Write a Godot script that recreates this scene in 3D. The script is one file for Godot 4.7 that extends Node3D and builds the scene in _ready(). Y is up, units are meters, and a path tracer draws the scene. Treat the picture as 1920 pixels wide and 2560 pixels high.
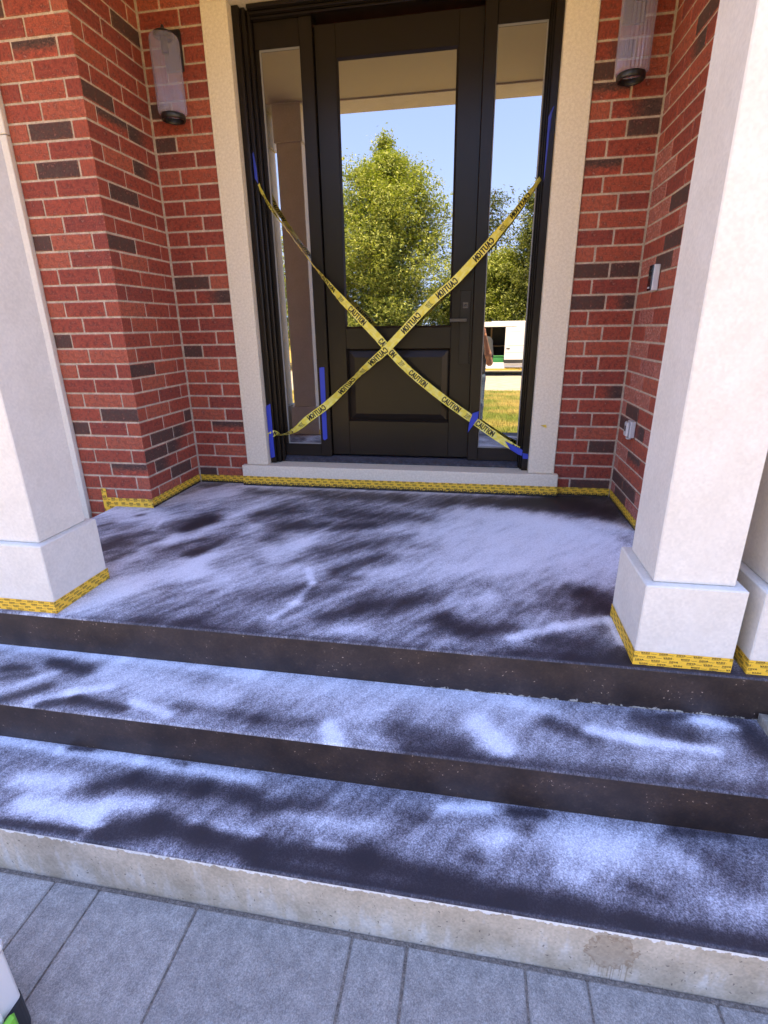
extends Node3D
# Front porch of a brick house: freshly coated steps dusted with white grit, door crossed with caution tape. z = 0 is the entrance wall, y = 0 the landing.
const COURSE := 0.089
const COURSE_0 := 0.1226
const PIER_Z := 0.627
const RIGHT_X := 3.004
const STEP_1 := -0.1655
const STEP_2 := -0.3222
const GROUND := -0.505
const Z_LANDING := 1.954
const Z_UPPER := 2.284
const Z_LOWER := 2.6145
const DUST_LANDING := [[2.45, 1.945, 3.33, 1.945, 0.03, -1.0], [0.4, 1.95, 2.4, 1.95, 0.02, -0.4], [1.97, 0.81, 2.57, 0.84, 0.313, 0.55], [1.66, 1.39, 2.29, 1.19, 0.092, 0.4], [0.51, 1.05, 0.71, 0.29, 0.067, 0.5], [0.79, 1.54, 1.13, 1.04, 0.084, 0.55], [0.98, 1.57, 1.31, 1.36, 0.06, 0.4], [1.3, 1.36, 1.37, 1.51, 0.013, 0.6], [1.37, 1.51, 1.35, 1.7, 0.016, 0.6], [1.35, 1.7, 1.3, 1.83, 0.018, 0.6], [1.07, 1.9, 1.22, 1.91, 0.025, 0.3], [1.59, 1.87, 1.69, 1.86, 0.026, 0.4], [1.92, 1.65, 2.17, 1.53, 0.049, 0.3], [2.17, 1.53, 2.47, 1.55, 0.054, 0.3], [2.04, 0.38, 2.47, 0.5, 0.113, 0.45], [2.47, 0.5, 2.8, 0.7, 0.098, 0.45], [0.18, 0.24, 0.47, 0.08, 0.13, 0.4], [1.09, 1.28, 1.29, 0.91, 0.041, 0.25], [1.16, 1.14, 1.28, 0.67, 0.024, 0.3], [0.36, 0.07, 1.31, 0.07, 0.024, 0.3], [1.31, 0.07, 2.52, 0.06, 0.023, 0.3], [0.83, 1.37, 1, 1.06, 0.064, -0.7], [0.43, 0.91, 0.47, 0.77, 0.07, -0.7], [0.64, 1.28, 0.77, 1.02, 0.047, -0.6], [0.78, 0.62, 0.92, 0.55, 0.085, -0.6], [0.99, 0.83, 1.48, 0.74, 0.065, -0.6], [1.25, 0.56, 1.82, 0.59, 0.079, -0.6], [0.93, 0.15, 1.1, 0.24, 0.064, -0.4], [1.24, 0.22, 1.55, 0.18, 0.083, -0.45], [1.97, 0.24, 2.23, 0.2, 0.104, -0.8], [2.5, 0.22, 2.95, 0, 0.135, -0.7], [1.35, 1.15, 1.72, 0.92, 0.055, -0.45], [1.46, 1.37, 1.67, 1.16, 0.043, -0.5], [1.17, 1.68, 1.35, 1.56, 0.046, -0.4], [1.67, 1.67, 1.9, 1.59, 0.057, -0.75], [1.99, 1.74, 2.07, 1.79, 0.05, -0.7], [2.07, 1.82, 2.26, 1.77, 0.042, -0.5], [2.48, 1.49, 2.65, 1.42, 0.06, -0.45], [1.51, 1.79, 1.6, 1.74, 0.038, -0.5], [0.97, 1.88, 1.12, 1.85, 0.038, -0.3], [0.46, 0.15, 0.69, 0.24, 0.067, -0.6], [1.59, 0.23, 1.87, 0.35, 0.068, -0.3], [1.78, 1.02, 1.89, 0.99, 0.049, -0.35], [1.41, 1.61, 1.47, 1.57, 0.044, -0.3], [1.52, 1.44, 1.59, 1.43, 0.028, -0.3], [-0.25, 0.75, 0.12, 0.81, 0.105, 0.5], [-0.16, 0.37, 0.3, 0.35, 0.155, 0.4], [0.44, 1.92, 0.52, 1.68, 0.08, 0.5], [0.52, 1.68, 0.75, 1.4, 0.097, 0.5], [0.75, 1.4, 0.94, 1.14, 0.103, 0.5], [0.34, 1.48, 0.43, 1.15, 0.054, 0.5], [0.43, 1.15, 0.37, 0.92, 0.035, 0.5], [0.23, 0.99, 0.18, 0.81, 0.012, 0.35], [0.69, 1.43, 0.82, 0.85, 0.032, 0.3], [0.11, 1.26, 0.15, 1.19, 0.059, -0.8], [0.26, 1.42, 0.31, 1.31, 0.026, -0.5], [-0.01, 0.77, 0, 0.76, 0.026, -0.8], [0.38, 0.94, 0.48, 0.79, 0.064, -0.8], [0.42, 1.26, 0.59, 1.1, 0.042, -0.55], [0.84, 1.41, 0.98, 1.28, 0.056, -0.6], [0.73, 1.64, 0.84, 1.56, 0.042, -0.35], [0.05, 0.25, 0.07, 0.23, 0.081, -0.5], [0.11, 0.11, 0.17, 0.08, 0.043, -0.5], [0.76, 1.92, 1.26, 1.91, 0.027, -0.5], [-0.12, 0.98, -0.1, 0.93, 0.024, -0.4], [0.2, 1.11, 0.24, 1.03, 0.025, -0.35], [0.65, 1.29, 0.67, 1.25, 0.036, -0.4], [2.31, 0.89, 2.67, 1.08, 0.258, 0.35], [2.8, 0.51, 2.92, 0.57, 0.053, 0.5], [2.64, 1.63, 2.65, 1.81, 0.012, 0.8], [2.25, 1.83, 2.44, 1.72, 0.02, 0.65], [2.44, 1.72, 2.63, 1.64, 0.023, 0.65], [2.35, 0.21, 2.66, 0.12, 0.062, -0.5], [2.66, 0.22, 2.92, 0.33, 0.139, -0.9], [2.55, 1.39, 2.67, 1.54, 0.056, -0.5], [2.27, 1.57, 2.64, 1.57, 0.039, -0.45], [2.42, 1.84, 2.65, 1.91, 0.062, -0.8], [2.87, 0.72, 2.95, 0.8, 0.063, -0.35], [2.25, 1.92, 2.46, 1.92, 0.024, -0.5]]
const DUST_UPPER_STEP := [[1.9, 2.275, 3.05, 2.27, 0.03, -0.5], [0.09, 1.96, 0.69, 1.97, 0.025, 0.45], [0.69, 1.97, 1.28, 1.98, 0.023, 0.45], [0.69, 2.06, 1.19, 2.14, 0.065, 0.4], [0.52, 2.26, 0.63, 2.19, 0.02, 0.6], [0.63, 2.19, 0.75, 2.14, 0.02, 0.6], [0.89, 2.2, 1.06, 2.24, 0.016, 0.55], [0.35, 2.22, 0.47, 2.09, 0.024, 0.4], [0.34, 2.07, 0.4, 2.06, 0.02, 0.35], [0.26, 2.1, 0.34, 2.08, 0.022, -0.8], [0.41, 2.04, 0.59, 2.06, 0.029, -0.85], [0.4, 2.27, 0.51, 2.18, 0.022, -0.7], [0.57, 2.26, 0.67, 2.22, 0.024, -0.85], [0.67, 2.22, 0.88, 2.24, 0.018, -0.85], [1.06, 2.19, 1.37, 2.21, 0.025, -0.4], [0.29, 2.16, 0.39, 2.12, 0.017, -0.4], [1.29, 2.01, 2.26, 1.99, 0.074, 0.35], [1.63, 2.21, 1.67, 2.26, 0.028, 0.8], [2.14, 2.12, 2.21, 2.22, 0.037, 0.85], [1.69, 2.14, 1.77, 2.13, 0.046, 0.3], [1.86, 2.19, 2.07, 2.22, 0.038, -0.5], [1.38, 2.22, 1.59, 2.2, 0.022, -0.4], [1.92, 2.27, 2.24, 2.27, 0.016, -0.3], [1.76, 2.23, 1.87, 2.26, 0.019, 0.2], [2.26, 1.99, 2.41, 2.02, 0.025, 0.3], [2.5, 2.09, 2.64, 2.11, 0.019, 0.75], [2.64, 2.11, 2.87, 2.12, 0.018, 0.75], [2.87, 1.98, 2.98, 2, 0.021, 0.85], [2.38, 2.08, 2.49, 2.12, 0.027, -0.6], [2.69, 2.01, 2.82, 2.07, 0.042, -0.6], [3, 1.99, 3.03, 2.09, 0.04, -1], [2.75, 1.99, 2.88, 1.96, 0.012, -0.5]]
const DUST_LOWER_STEP := [[0.38, 2.3, 0.65, 2.31, 0.019, 0.55], [0.65, 2.31, 0.96, 2.31, 0.019, 0.55], [0.96, 2.31, 1.4, 2.32, 0.019, 0.55], [0.61, 2.45, 0.76, 2.43, 0.034, 0.7], [0.7, 2.53, 0.95, 2.53, 0.03, 0.8], [0.95, 2.56, 1, 2.56, 0.012, 0.5], [0.97, 2.49, 1.09, 2.46, 0.024, 0.5], [1.27, 2.5, 1.48, 2.51, 0.015, 0.35], [0.66, 2.3, 0.76, 2.29, 0.012, -0.9], [0.89, 2.44, 0.98, 2.38, 0.022, -0.7], [1.01, 2.39, 1.24, 2.39, 0.031, -0.75], [1.24, 2.38, 1.43, 2.39, 0.025, -0.65], [1.02, 2.59, 1.16, 2.53, 0.032, -1], [1.16, 2.53, 1.32, 2.54, 0.025, -1], [1.32, 2.54, 1.5, 2.56, 0.025, -1], [0.68, 2.6, 0.94, 2.59, 0.012, -1], [1.09, 2.3, 1.13, 2.3, 0.012, -0.7], [0.58, 2.5, 0.63, 2.49, 0.018, -0.3], [1.56, 2.44, 1.85, 2.43, 0.021, 0.3], [1.68, 2.51, 1.75, 2.51, 0.012, 0.5], [2.03, 2.33, 2.17, 2.31, 0.017, 0.7], [2.16, 2.42, 2.24, 2.39, 0.027, 0.6], [1.45, 2.42, 1.64, 2.38, 0.023, -0.5], [1.91, 2.37, 1.98, 2.38, 0.016, -0.35], [1.51, 2.56, 1.82, 2.54, 0.03, -1], [1.82, 2.54, 2.23, 2.58, 0.028, -1], [2.11, 2.48, 2.15, 2.48, 0.014, -0.3], [1.52, 2.6, 2.23, 2.6, 0.012, -1], [2.38, 2.39, 2.55, 2.39, 0.058, 0.55], [2.38, 2.49, 2.42, 2.49, 0.023, 0.35], [2.64, 2.36, 2.73, 2.4, 0.034, 0.25], [2.75, 2.5, 2.86, 2.5, 0.026, 0.25], [2.25, 2.31, 2.34, 2.3, 0.014, -0.9], [2.72, 2.3, 2.87, 2.29, 0.013, -0.6], [2.77, 2.36, 2.83, 2.4, 0.032, -0.35], [2.27, 2.56, 2.43, 2.56, 0.016, -0.4], [2.23, 2.59, 2.54, 2.59, 0.022, -1], [2.54, 2.59, 2.84, 2.6, 0.021, -1], [2.56, 2.49, 2.63, 2.51, 0.017, -0.4], [2.24, 2.37, 2.29, 2.36, 0.017, -0.3]]
var M := {}
var taken := {}
var rng := RandomNumberGenerator.new()

# ---------- nodes ----------
func numbered(called: String) -> String:
	var n: int = taken.get(called, 0)
	taken[called] = n + 1
	return called if n == 0 else "%s_%03d" % [called, n]

func tag(o: Node, label: String, category: String, group := "", kind := "") -> Node:
	if label: o.set_meta("label", label)
	if category: o.set_meta("category", category)
	if group: o.set_meta("group", group)
	if kind: o.set_meta("kind", kind)
	return o

func thing(called: String, label: String, category: String, at := Vector3.ZERO, group := "") -> Node3D:
	var o := Node3D.new()
	o.name = numbered(called)
	add_child(o)
	o.position = at
	tag(o, label, category, group)
	return o

func part(called: String, mesh: Mesh, m: Material, parent: Node, at := Vector3.ZERO) -> MeshInstance3D:
	var o := MeshInstance3D.new()
	o.name = called if parent != self else numbered(called)
	o.mesh = mesh
	o.material_override = m
	o.position = at
	parent.add_child(o, true)
	return o

# ---------- shapes ----------
func tool() -> SurfaceTool:
	var st := SurfaceTool.new()
	st.begin(Mesh.PRIMITIVE_TRIANGLES)
	st.set_smooth_group(-1)
	st.set_uv(Vector2.ZERO)
	return st

func done(st: SurfaceTool, smooth := false) -> ArrayMesh:
	st.generate_normals()
	st.index()
	return st.commit()

# a flat polygon turned away from "inside"
func poly(st: SurfaceTool, pts: Array, inside: Vector3, uvs: Array = []) -> void:
	var n: Vector3 = (pts[2] - pts[0]).cross(pts[1] - pts[0])
	var mid := Vector3.ZERO
	for p in pts: mid += p
	mid /= pts.size()
	var flip := n.dot(mid - inside) < 0
	for i in range(1, pts.size() - 1):
		for k in ([0, i + 1, i] if flip else [0, i, i + 1]):
			if uvs.size(): st.set_uv(uvs[k])
			st.add_vertex(pts[k])

func box_into(st: SurfaceTool, lo: Vector3, hi: Vector3) -> void:
	var c := (lo + hi) / 2
	for ax in 3:
		for s in 2:
			var a := (ax + 1) % 3
			var b := (ax + 2) % 3
			var pts := []
			var uvs := []
			for q in [[0, 0], [1, 0], [1, 1], [0, 1]]:
				var p := Vector3()
				p[ax] = hi[ax] if s else lo[ax]
				p[a] = hi[a] if q[0] else lo[a]
				p[b] = hi[b] if q[1] else lo[b]
				pts.append(p)
				uvs.append(face_uv(p, lo, hi, ax))
			poly(st, pts, c, uvs)

func face_uv(p: Vector3, lo: Vector3, hi: Vector3, ax: int) -> Vector2:
	var q := (p - lo) / (hi - lo)
	return Vector2(q.z, 1 - q.y) if ax == 0 else Vector2(q.x, q.z) if ax == 1 else Vector2(q.x, 1 - q.y)

# a box with chamfered edges; jit moves the corners a little
func bevel_into(st: SurfaceTool, lo: Vector3, hi: Vector3, b: float, jit := 0.0, across: SurfaceTool = null) -> void:
	var c := (lo + hi) / 2
	var v := {}
	for i in 8:
		var s := Vector3(1 if i & 1 else -1, 1 if i & 2 else -1, 1 if i & 4 else -1)
		var corner := Vector3(hi.x if i & 1 else lo.x, hi.y if i & 2 else lo.y, hi.z if i & 4 else lo.z)
		for ax in 3:
			var p := corner
			for k in 3:
				if k != ax: p[k] -= s[k] * (b + rng.randf_range(0, jit))
			p[ax] -= s[ax] * rng.randf_range(0, jit * 0.35)
			v[i * 3 + ax] = p
	for ax in 3:
		var a := 1 << ((ax + 1) % 3)
		var d := 1 << ((ax + 2) % 3)
		for s in 2:
			var o := (1 << ax) * s
			var ids := [o, o | a, o | a | d, o | d]
			var pts := []
			var uvs := []
			for i in ids:
				pts.append(v[i * 3 + ax])
				uvs.append(face_uv(v[i * 3 + ax], lo, hi, ax))
			poly(across if across and ax == 0 else st, pts, c, uvs)
		for q in 4:  # edges that run along ax
			var o := (a if q & 1 else 0) | (d if q & 2 else 0)
			var far := o | (1 << ax)
			var ax1 := (ax + 1) % 3
			var ax2 := (ax + 2) % 3
			var pts := [v[o * 3 + ax1], v[o * 3 + ax2], v[far * 3 + ax2], v[far * 3 + ax1]]
			var look := ax1 if ax1 == 2 or ax2 != 2 else ax2
			poly(st, pts, c, pts.map(func(p): return face_uv(p, lo, hi, look)))
	for i in 8:
		var pts := [v[i * 3], v[i * 3 + 1], v[i * 3 + 2]]
		poly(st, pts, c, pts.map(func(p): return face_uv(p, lo, hi, 2)))

func slab(lo: Vector3, hi: Vector3, b := 0.003, jit := 0.0) -> ArrayMesh:
	var st := tool()
	bevel_into(st, lo, hi, b, jit)
	return done(st)

func plain_box(lo: Vector3, hi: Vector3) -> ArrayMesh:
	var st := tool()
	box_into(st, lo, hi)
	return done(st)

# profile points (radius, y) turned about the y axis
func lathe_into(st: SurfaceTool, prof: Array, at: Vector3, n := 24, flutes := 0, depth := 0.0, smooth := true) -> void:
	st.set_smooth_group(1 if smooth else -1)
	for i in n:
		var a0 := TAU * i / n
		var a1 := TAU * (i + 1) / n
		for k in prof.size() - 1:
			var q := []
			for e in [[a0, k], [a1, k], [a1, k + 1], [a0, k + 1]]:
				var r: float = prof[e[1]][0]
				r += depth * cos(flutes * e[0]) if flutes else 0.0
				q.append(at + Vector3(r * cos(e[0]), prof[e[1]][1], r * sin(e[0])))
			for t in [[0, 1, 2], [0, 2, 3]]:
				if q[t[0]].distance_to(q[t[1]]) < 1e-6 or q[t[1]].distance_to(q[t[2]]) < 1e-6 or q[t[0]].distance_to(q[t[2]]) < 1e-6: continue
				for j in t: st.add_vertex(q[j])
	st.set_smooth_group(-1)

func lathe(prof: Array, n := 24, at := Vector3.ZERO) -> ArrayMesh:
	var st := tool()
	lathe_into(st, prof, at, n)
	return done(st)

func tube_into(st: SurfaceTool, path: Array, radii: Array, n := 8) -> void:
	st.set_smooth_group(1)
	var rings := []
	for i in path.size():
		var dir: Vector3 = (path[min(i + 1, path.size() - 1)] - path[max(i - 1, 0)]).normalized()
		var side := dir.cross(Vector3.UP if absf(dir.y) < 0.9 else Vector3.RIGHT).normalized()
		var up := side.cross(dir)
		var ring := []
		for k in n: ring.append(path[i] + (side * cos(TAU * k / n) + up * sin(TAU * k / n)) * radii[i])
		rings.append(ring)
	for i in path.size() - 1:
		for k in n:
			var a: Vector3 = rings[i][k]
			var b: Vector3 = rings[i][(k + 1) % n]
			var c: Vector3 = rings[i + 1][(k + 1) % n]
			var d: Vector3 = rings[i + 1][k]
			for p in [a, b, c, a, c, d]: st.add_vertex(p)
	for e in [0, path.size() - 1]:
		for k in n:
			var pts := [path[e], rings[e][k], rings[e][(k + 1) % n]]
			if e: pts.reverse()
			for p in pts: st.add_vertex(p)
	st.set_smooth_group(-1)

func tube(path: Array, radii: Array, n := 8) -> ArrayMesh:
	var st := tool()
	tube_into(st, path, radii, n)
	return done(st)

# outline in a plane (points as Vector2 through "to3": func(p, w) -> Vector3), pushed from w0 to w1
func prism_into(st: SurfaceTool, outline: Array, w0: float, w1: float, to3: Callable) -> void:
	var tri := Geometry2D.triangulate_polygon(PackedVector2Array(outline))
	var mid := Vector3.ZERO
	for p in outline: mid += to3.call(p, (w0 + w1) / 2) / outline.size()
	for w in [w0, w1]:
		var other: Vector3 = to3.call(outline[0], w1 if w == w0 else w0) - to3.call(outline[0], w)
		for i in range(0, tri.size(), 3):
			var pts := [to3.call(outline[tri[i]], w), to3.call(outline[tri[i + 1]], w), to3.call(outline[tri[i + 2]], w)]
			poly(st, pts, (pts[0] + pts[1] + pts[2]) / 3 + other)
	var ccw := not Geometry2D.is_polygon_clockwise(PackedVector2Array(outline))
	for i in outline.size():
		var p: Vector2 = outline[i]
		var q: Vector2 = outline[(i + 1) % outline.size()]
		var inward := (q - p).orthogonal() * (-1.0 if ccw else 1.0)
		var pts := [to3.call(p, w0), to3.call(q, w0), to3.call(q, w1), to3.call(p, w1)]
		poly(st, pts, to3.call((p + q) / 2 + inward.normalized() * 0.01, (w0 + w1) / 2))

func prism(outline: Array, w0: float, w1: float, to3: Callable) -> ArrayMesh:
	var st := tool()
	prism_into(st, outline, w0, w1, to3)
	return done(st)

# ---------- pictures and materials ----------
func noise_bytes(w: int, h: int, freq: float, seed_: int, octaves := 4, kind := FastNoiseLite.TYPE_SIMPLEX_SMOOTH, seamless := true) -> PackedByteArray:
	var f := FastNoiseLite.new()
	f.noise_type = kind
	f.frequency = freq
	f.seed = seed_
	f.fractal_octaves = octaves
	if octaves == 1: f.fractal_type = FastNoiseLite.FRACTAL_NONE
	var im := f.get_seamless_image(w, h) if seamless else f.get_image(w, h)
	im.convert(Image.FORMAT_L8)
	return im.get_data()

func picture(w: int, h: int, data: PackedByteArray) -> ImageTexture:
	return ImageTexture.create_from_image(Image.create_from_data(w, h, false, Image.FORMAT_RGB8, data))

func grey_picture(w: int, h: int, data: PackedByteArray) -> ImageTexture:
	return ImageTexture.create_from_image(Image.create_from_data(w, h, false, Image.FORMAT_L8, data))

# a tiling surface: colour a to b by coarse noise, grain by fine noise, specks of colour c
func mottled(size: int, seed_: int, a: Color, b: Color, coarse: float, fine: float, grain: float, c := Color.BLACK, specks := 0.0) -> ImageTexture:
	var n1 := noise_bytes(size, size, coarse, seed_)
	var n2 := noise_bytes(size, size, fine, seed_ + 1, 2, FastNoiseLite.TYPE_VALUE)
	var n3 := noise_bytes(size, size, 0.35, seed_ + 2, 1)
	var out := PackedByteArray()
	out.resize(size * size * 3)
	var o := 0
	for i in size * size:
		var t := clampf((n1[i] / 255.0 - 0.5) * 1.5 + 0.5, 0, 1)
		var col := a.lerp(b, t)
		var g := 1.0 + (n2[i] / 255.0 - 0.5) * 2.0 * grain
		if specks > 0 and n3[i] / 255.0 > 1.0 - specks: col = col.lerp(c, 0.7)
		out[o] = clampi(int(col.r * g * 255), 0, 255)
		out[o + 1] = clampi(int(col.g * g * 255), 0, 255)
		out[o + 2] = clampi(int(col.b * g * 255), 0, 255)
		o += 3
	return picture(size, size, out)

func mat(albedo: Color, rough := 0.8, tex: Texture2D = null, tri := 0.0) -> StandardMaterial3D:
	var m := StandardMaterial3D.new()
	m.albedo_color = albedo
	m.roughness = rough
	if tex: m.albedo_texture = tex
	if tri > 0:
		m.uv1_triplanar = true
		m.uv1_world_triplanar = true
		m.uv1_scale = Vector3.ONE * tri
	return m

func relief(m: StandardMaterial3D, tex: Texture2D, cm: float) -> StandardMaterial3D:
	m.heightmap_enabled = true
	m.heightmap_texture = tex
	m.heightmap_scale = cm
	return m

func lin(r: float, g: float, b: float) -> Color:
	return Color(r, g, b).linear_to_srgb()

# letters as strokes in a box 1 wide and 1 high, y down
const LETTERS := {
	"C": [[1, .22, .72, .02, .28, .02, 0, .25, 0, .75, .28, .98, .72, .98, 1, .78]], "A": [[0, 1, .5, 0, 1, 1], [.2, .66, .8, .66]],
	"U": [[0, 0, 0, .72, .25, .98, .75, .98, 1, .72, 1, 0]], "T": [[0, .03, 1, .03], [.5, .03, .5, 1]], "I": [[.5, 0, .5, 1]],
	"O": [[.5, .02, .15, .12, 0, .4, 0, .6, .15, .88, .5, .98, .85, .88, 1, .6, 1, .4, .85, .12, .5, .02]], "N": [[0, 1, 0, 0, 1, 1, 1, 0]],
	"W": [[0, 0, .25, 1, .5, .25, .75, 1, 1, 0]], "S": [[.95, .15, .6, .02, .15, .1, .1, .35, .5, .5, .9, .65, .85, .92, .4, .98, .05, .85]], "H": [[0, 0, 0, 1], [1, 0, 1, 1], [0, .5, 1, .5]]}

func near_line(p: Vector2, a: Vector2, b: Vector2) -> float:
	var ab := b - a
	return p.distance_to(a + ab * clampf((p - a).dot(ab) / maxf(ab.length_squared(), 1e-9), 0, 1))

func write(im: Image, word: String, at: Vector2, high: float, wide: float, thick: float, ink: Color, turned := false, slant := 0.0) -> void:
	var x := 0.0
	for ch in word:
		var w := wide * (0.35 if ch == "I" else 1.25 if ch == "W" else 1.0)
		for line in LETTERS[ch]:
			for k in range(0, line.size() - 2, 2):
				var a := Vector2(x + line[k] * w + slant * (1 - line[k + 1]) * high, line[k + 1] * high)
				var b := Vector2(x + line[k + 2] * w + slant * (1 - line[k + 3]) * high, line[k + 3] * high)
				var lo := a.min(b) - Vector2.ONE * (thick + 1)
				var hi := a.max(b) + Vector2.ONE * (thick + 1)
				for py in range(int(floor(lo.y)), int(ceil(hi.y)) + 1):
					for px in range(int(floor(lo.x)), int(ceil(hi.x)) + 1):
						var cover := clampf(thick / 2 + 0.5 - near_line(Vector2(px, py), a, b), 0, 1)
						if cover <= 0: continue
						var q := Vector2i(at) + (Vector2i(-px, -py) if turned else Vector2i(px, py))
						q.x = posmod(q.x, im.get_width())
						if q.y < 0 or q.y >= im.get_height(): continue
						im.set_pixelv(q, im.get_pixelv(q).lerp(ink, cover))
		x += w + wide * 0.42

# ---------- what surfaces are made of ----------
func brick_picture(seed_: int, base: Color, burnt: Color, how: String) -> ImageTexture:
	var w := 208
	var h := 72
	var n1 := noise_bytes(w, h, 0.025, seed_, 4)
	var n2 := noise_bytes(w, h, 0.22, seed_ + 1, 2, FastNoiseLite.TYPE_VALUE)
	var n3 := noise_bytes(w, h, 0.08, seed_ + 2, 3)
	var n4 := noise_bytes(w, h, 0.45, seed_ + 3, 1, FastNoiseLite.TYPE_VALUE)
	var smear := Color(0.80, 0.55, 0.45)
	var out := PackedByteArray()
	out.resize(w * h * 3)
	for y in h:
		for x in w:
			var i := y * w + x
			var a := n1[i] / 255.0
			var f := n2[i] / 255.0
			var s := n3[i] / 255.0
			var col := base
			var t := 0.0
			if how == "top": t = smoothstep(0.85, 0.15, y / float(h) + (s - 0.5) * 0.35)
			elif how == "end": t = smoothstep(0.15, 0.8, x / float(w) + (s - 0.5) * 0.35)
			elif how == "dark": t = clampf(0.55 + a * 0.7, 0, 1)
			else: t = smoothstep(0.62, 0.85, a) * 0.35
			col = col.lerp(burnt, t)
			if how == "chalk": col = col.lerp(Color(0.72, 0.60, 0.57), clampf(s * 1.6 - 0.55, 0, 0.6))
			var edge := minf(minf(x, w - 1 - x), minf(y, h - 1 - y)) + (s - 0.5) * 9.0
			var rim := clampf(1.0 - edge / 4.5, 0, 1)
			col = col.lerp(smear, rim * 0.45 + (0.3 if f > 0.86 and s > 0.5 else 0.0))
			if a < 0.36 and s > 0.52: col = col.lerp(Color(0.78, 0.55, 0.50), (0.36 - a) * 2.2)
			var g := 0.82 + 0.36 * n4[i] / 255.0 + (a - 0.5) * 0.48
			out[i * 3] = clampi(int(col.r * g * 255), 0, 255)
			out[i * 3 + 1] = clampi(int(col.g * g * 255), 0, 255)
			out[i * 3 + 2] = clampi(int(col.b * g * 255), 0, 255)
	return picture(w, h, out)

# white grit swept over a dark coat: strokes are [x0, z0, x1, z1, half width, more or less], metres
func dusted(x0: float, z0: float, w: float, d: float, pw: int, strokes: Array, base: float, seed_: int, wisp: float) -> ImageTexture:
	var ph := int(round(pw * d / w))
	var gw := int(w / 0.0125)
	var gh := int(d / 0.0125) + 1
	var grid := PackedFloat32Array()
	grid.resize((gw + 1) * (gh + 1))
	grid.fill(base)
	for s in strokes:
		var a := Vector2(s[0], s[1])
		var b := Vector2(s[2], s[3])
		var r: float = s[4] * 3.2
		var cx0 := maxi(0, int((minf(a.x, b.x) - r - x0) / w * gw))
		var cx1 := mini(gw, int((maxf(a.x, b.x) + r - x0) / w * gw) + 1)
		var cz0 := maxi(0, int((minf(a.y, b.y) - r - z0) / d * gh))
		var cz1 := mini(gh, int((maxf(a.y, b.y) + r - z0) / d * gh) + 1)
		for cz in range(cz0, cz1 + 1):
			for cx in range(cx0, cx1 + 1):
				var e: float = near_line(Vector2(x0 + cx * w / gw, z0 + cz * d / gh), a, b) / s[4]
				grid[cz * (gw + 1) + cx] += s[5] * (0.85 if s[5] > 0 else 0.72) * exp(-e * e * 0.62)
	var f := FastNoiseLite.new()
	f.seed = seed_
	f.frequency = 1.0
	f.fractal_octaves = 4
	for cz in gh + 1:  # wisps that run with the broom, from lower left to upper right
		for cx in gw + 1:
			var p := Vector2(x0 + cx * w / gw, z0 + cz * d / gh).rotated(0.95)
			grid[cz * (gw + 1) + cx] += f.get_noise_2d(p.x * 2.5, p.y * 8.0) * wisp + f.get_noise_2d(p.x * 5.0 + 50, p.y * 24.0) * wisp * 1.1
	var fine := noise_bytes(pw, ph, 0.8, seed_ + 1, 2, FastNoiseLite.TYPE_VALUE, false)
	var lump := noise_bytes(pw, ph, 0.09, seed_ + 2, 3, FastNoiseLite.TYPE_SIMPLEX_SMOOTH, false)
	var out := PackedByteArray()
	out.resize(pw * ph * 3)
	var o := 0
	var worn_sheen := int(ph * (d - 0.020) / d)
	for y in ph:
		var gy := float(y) / ph * gh
		var iy := int(gy)
		var fy := gy - iy
		for x in pw:
			var gx := float(x) / pw * gw
			var ix := int(gx)
			var fx := gx - ix
			var k := iy * (gw + 1) + ix
			var v := lerpf(lerpf(grid[k], grid[k + 1], fx), lerpf(grid[k + gw + 1], grid[k + gw + 2], fx), fy)
			var n := fine[o / 3] / 255.0
			var l := lump[o / 3] / 255.0
			# the share of grains lying here, broken up grain by grain
			var t := 1.0 / (1.0 + exp(-(v - 0.60) * 4.2))
			if y > worn_sheen: t = maxf(t, 0.10 + 0.12 * (l - 0.5))  # the lip is scuffed bare, with sky sheen on its rounding painted in
			t = clampf(t + (n - 0.5) * (0.10 + 2.4 * t * (1.0 - t)) + (l - 0.5) * 0.5 * t * (1.0 - t), 0.0, 1.0)
			var c := 0.93 + 0.14 * n
			out[o] = int(clampf(lerpf(34, 233, t) * c, 0, 255))
			out[o + 1] = int(clampf(lerpf(27, 232, t) * c, 0, 255))
			out[o + 2] = int(clampf(lerpf(32, 235, t) * c, 0, 255))
			o += 3
	return picture(pw, ph, out)

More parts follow.
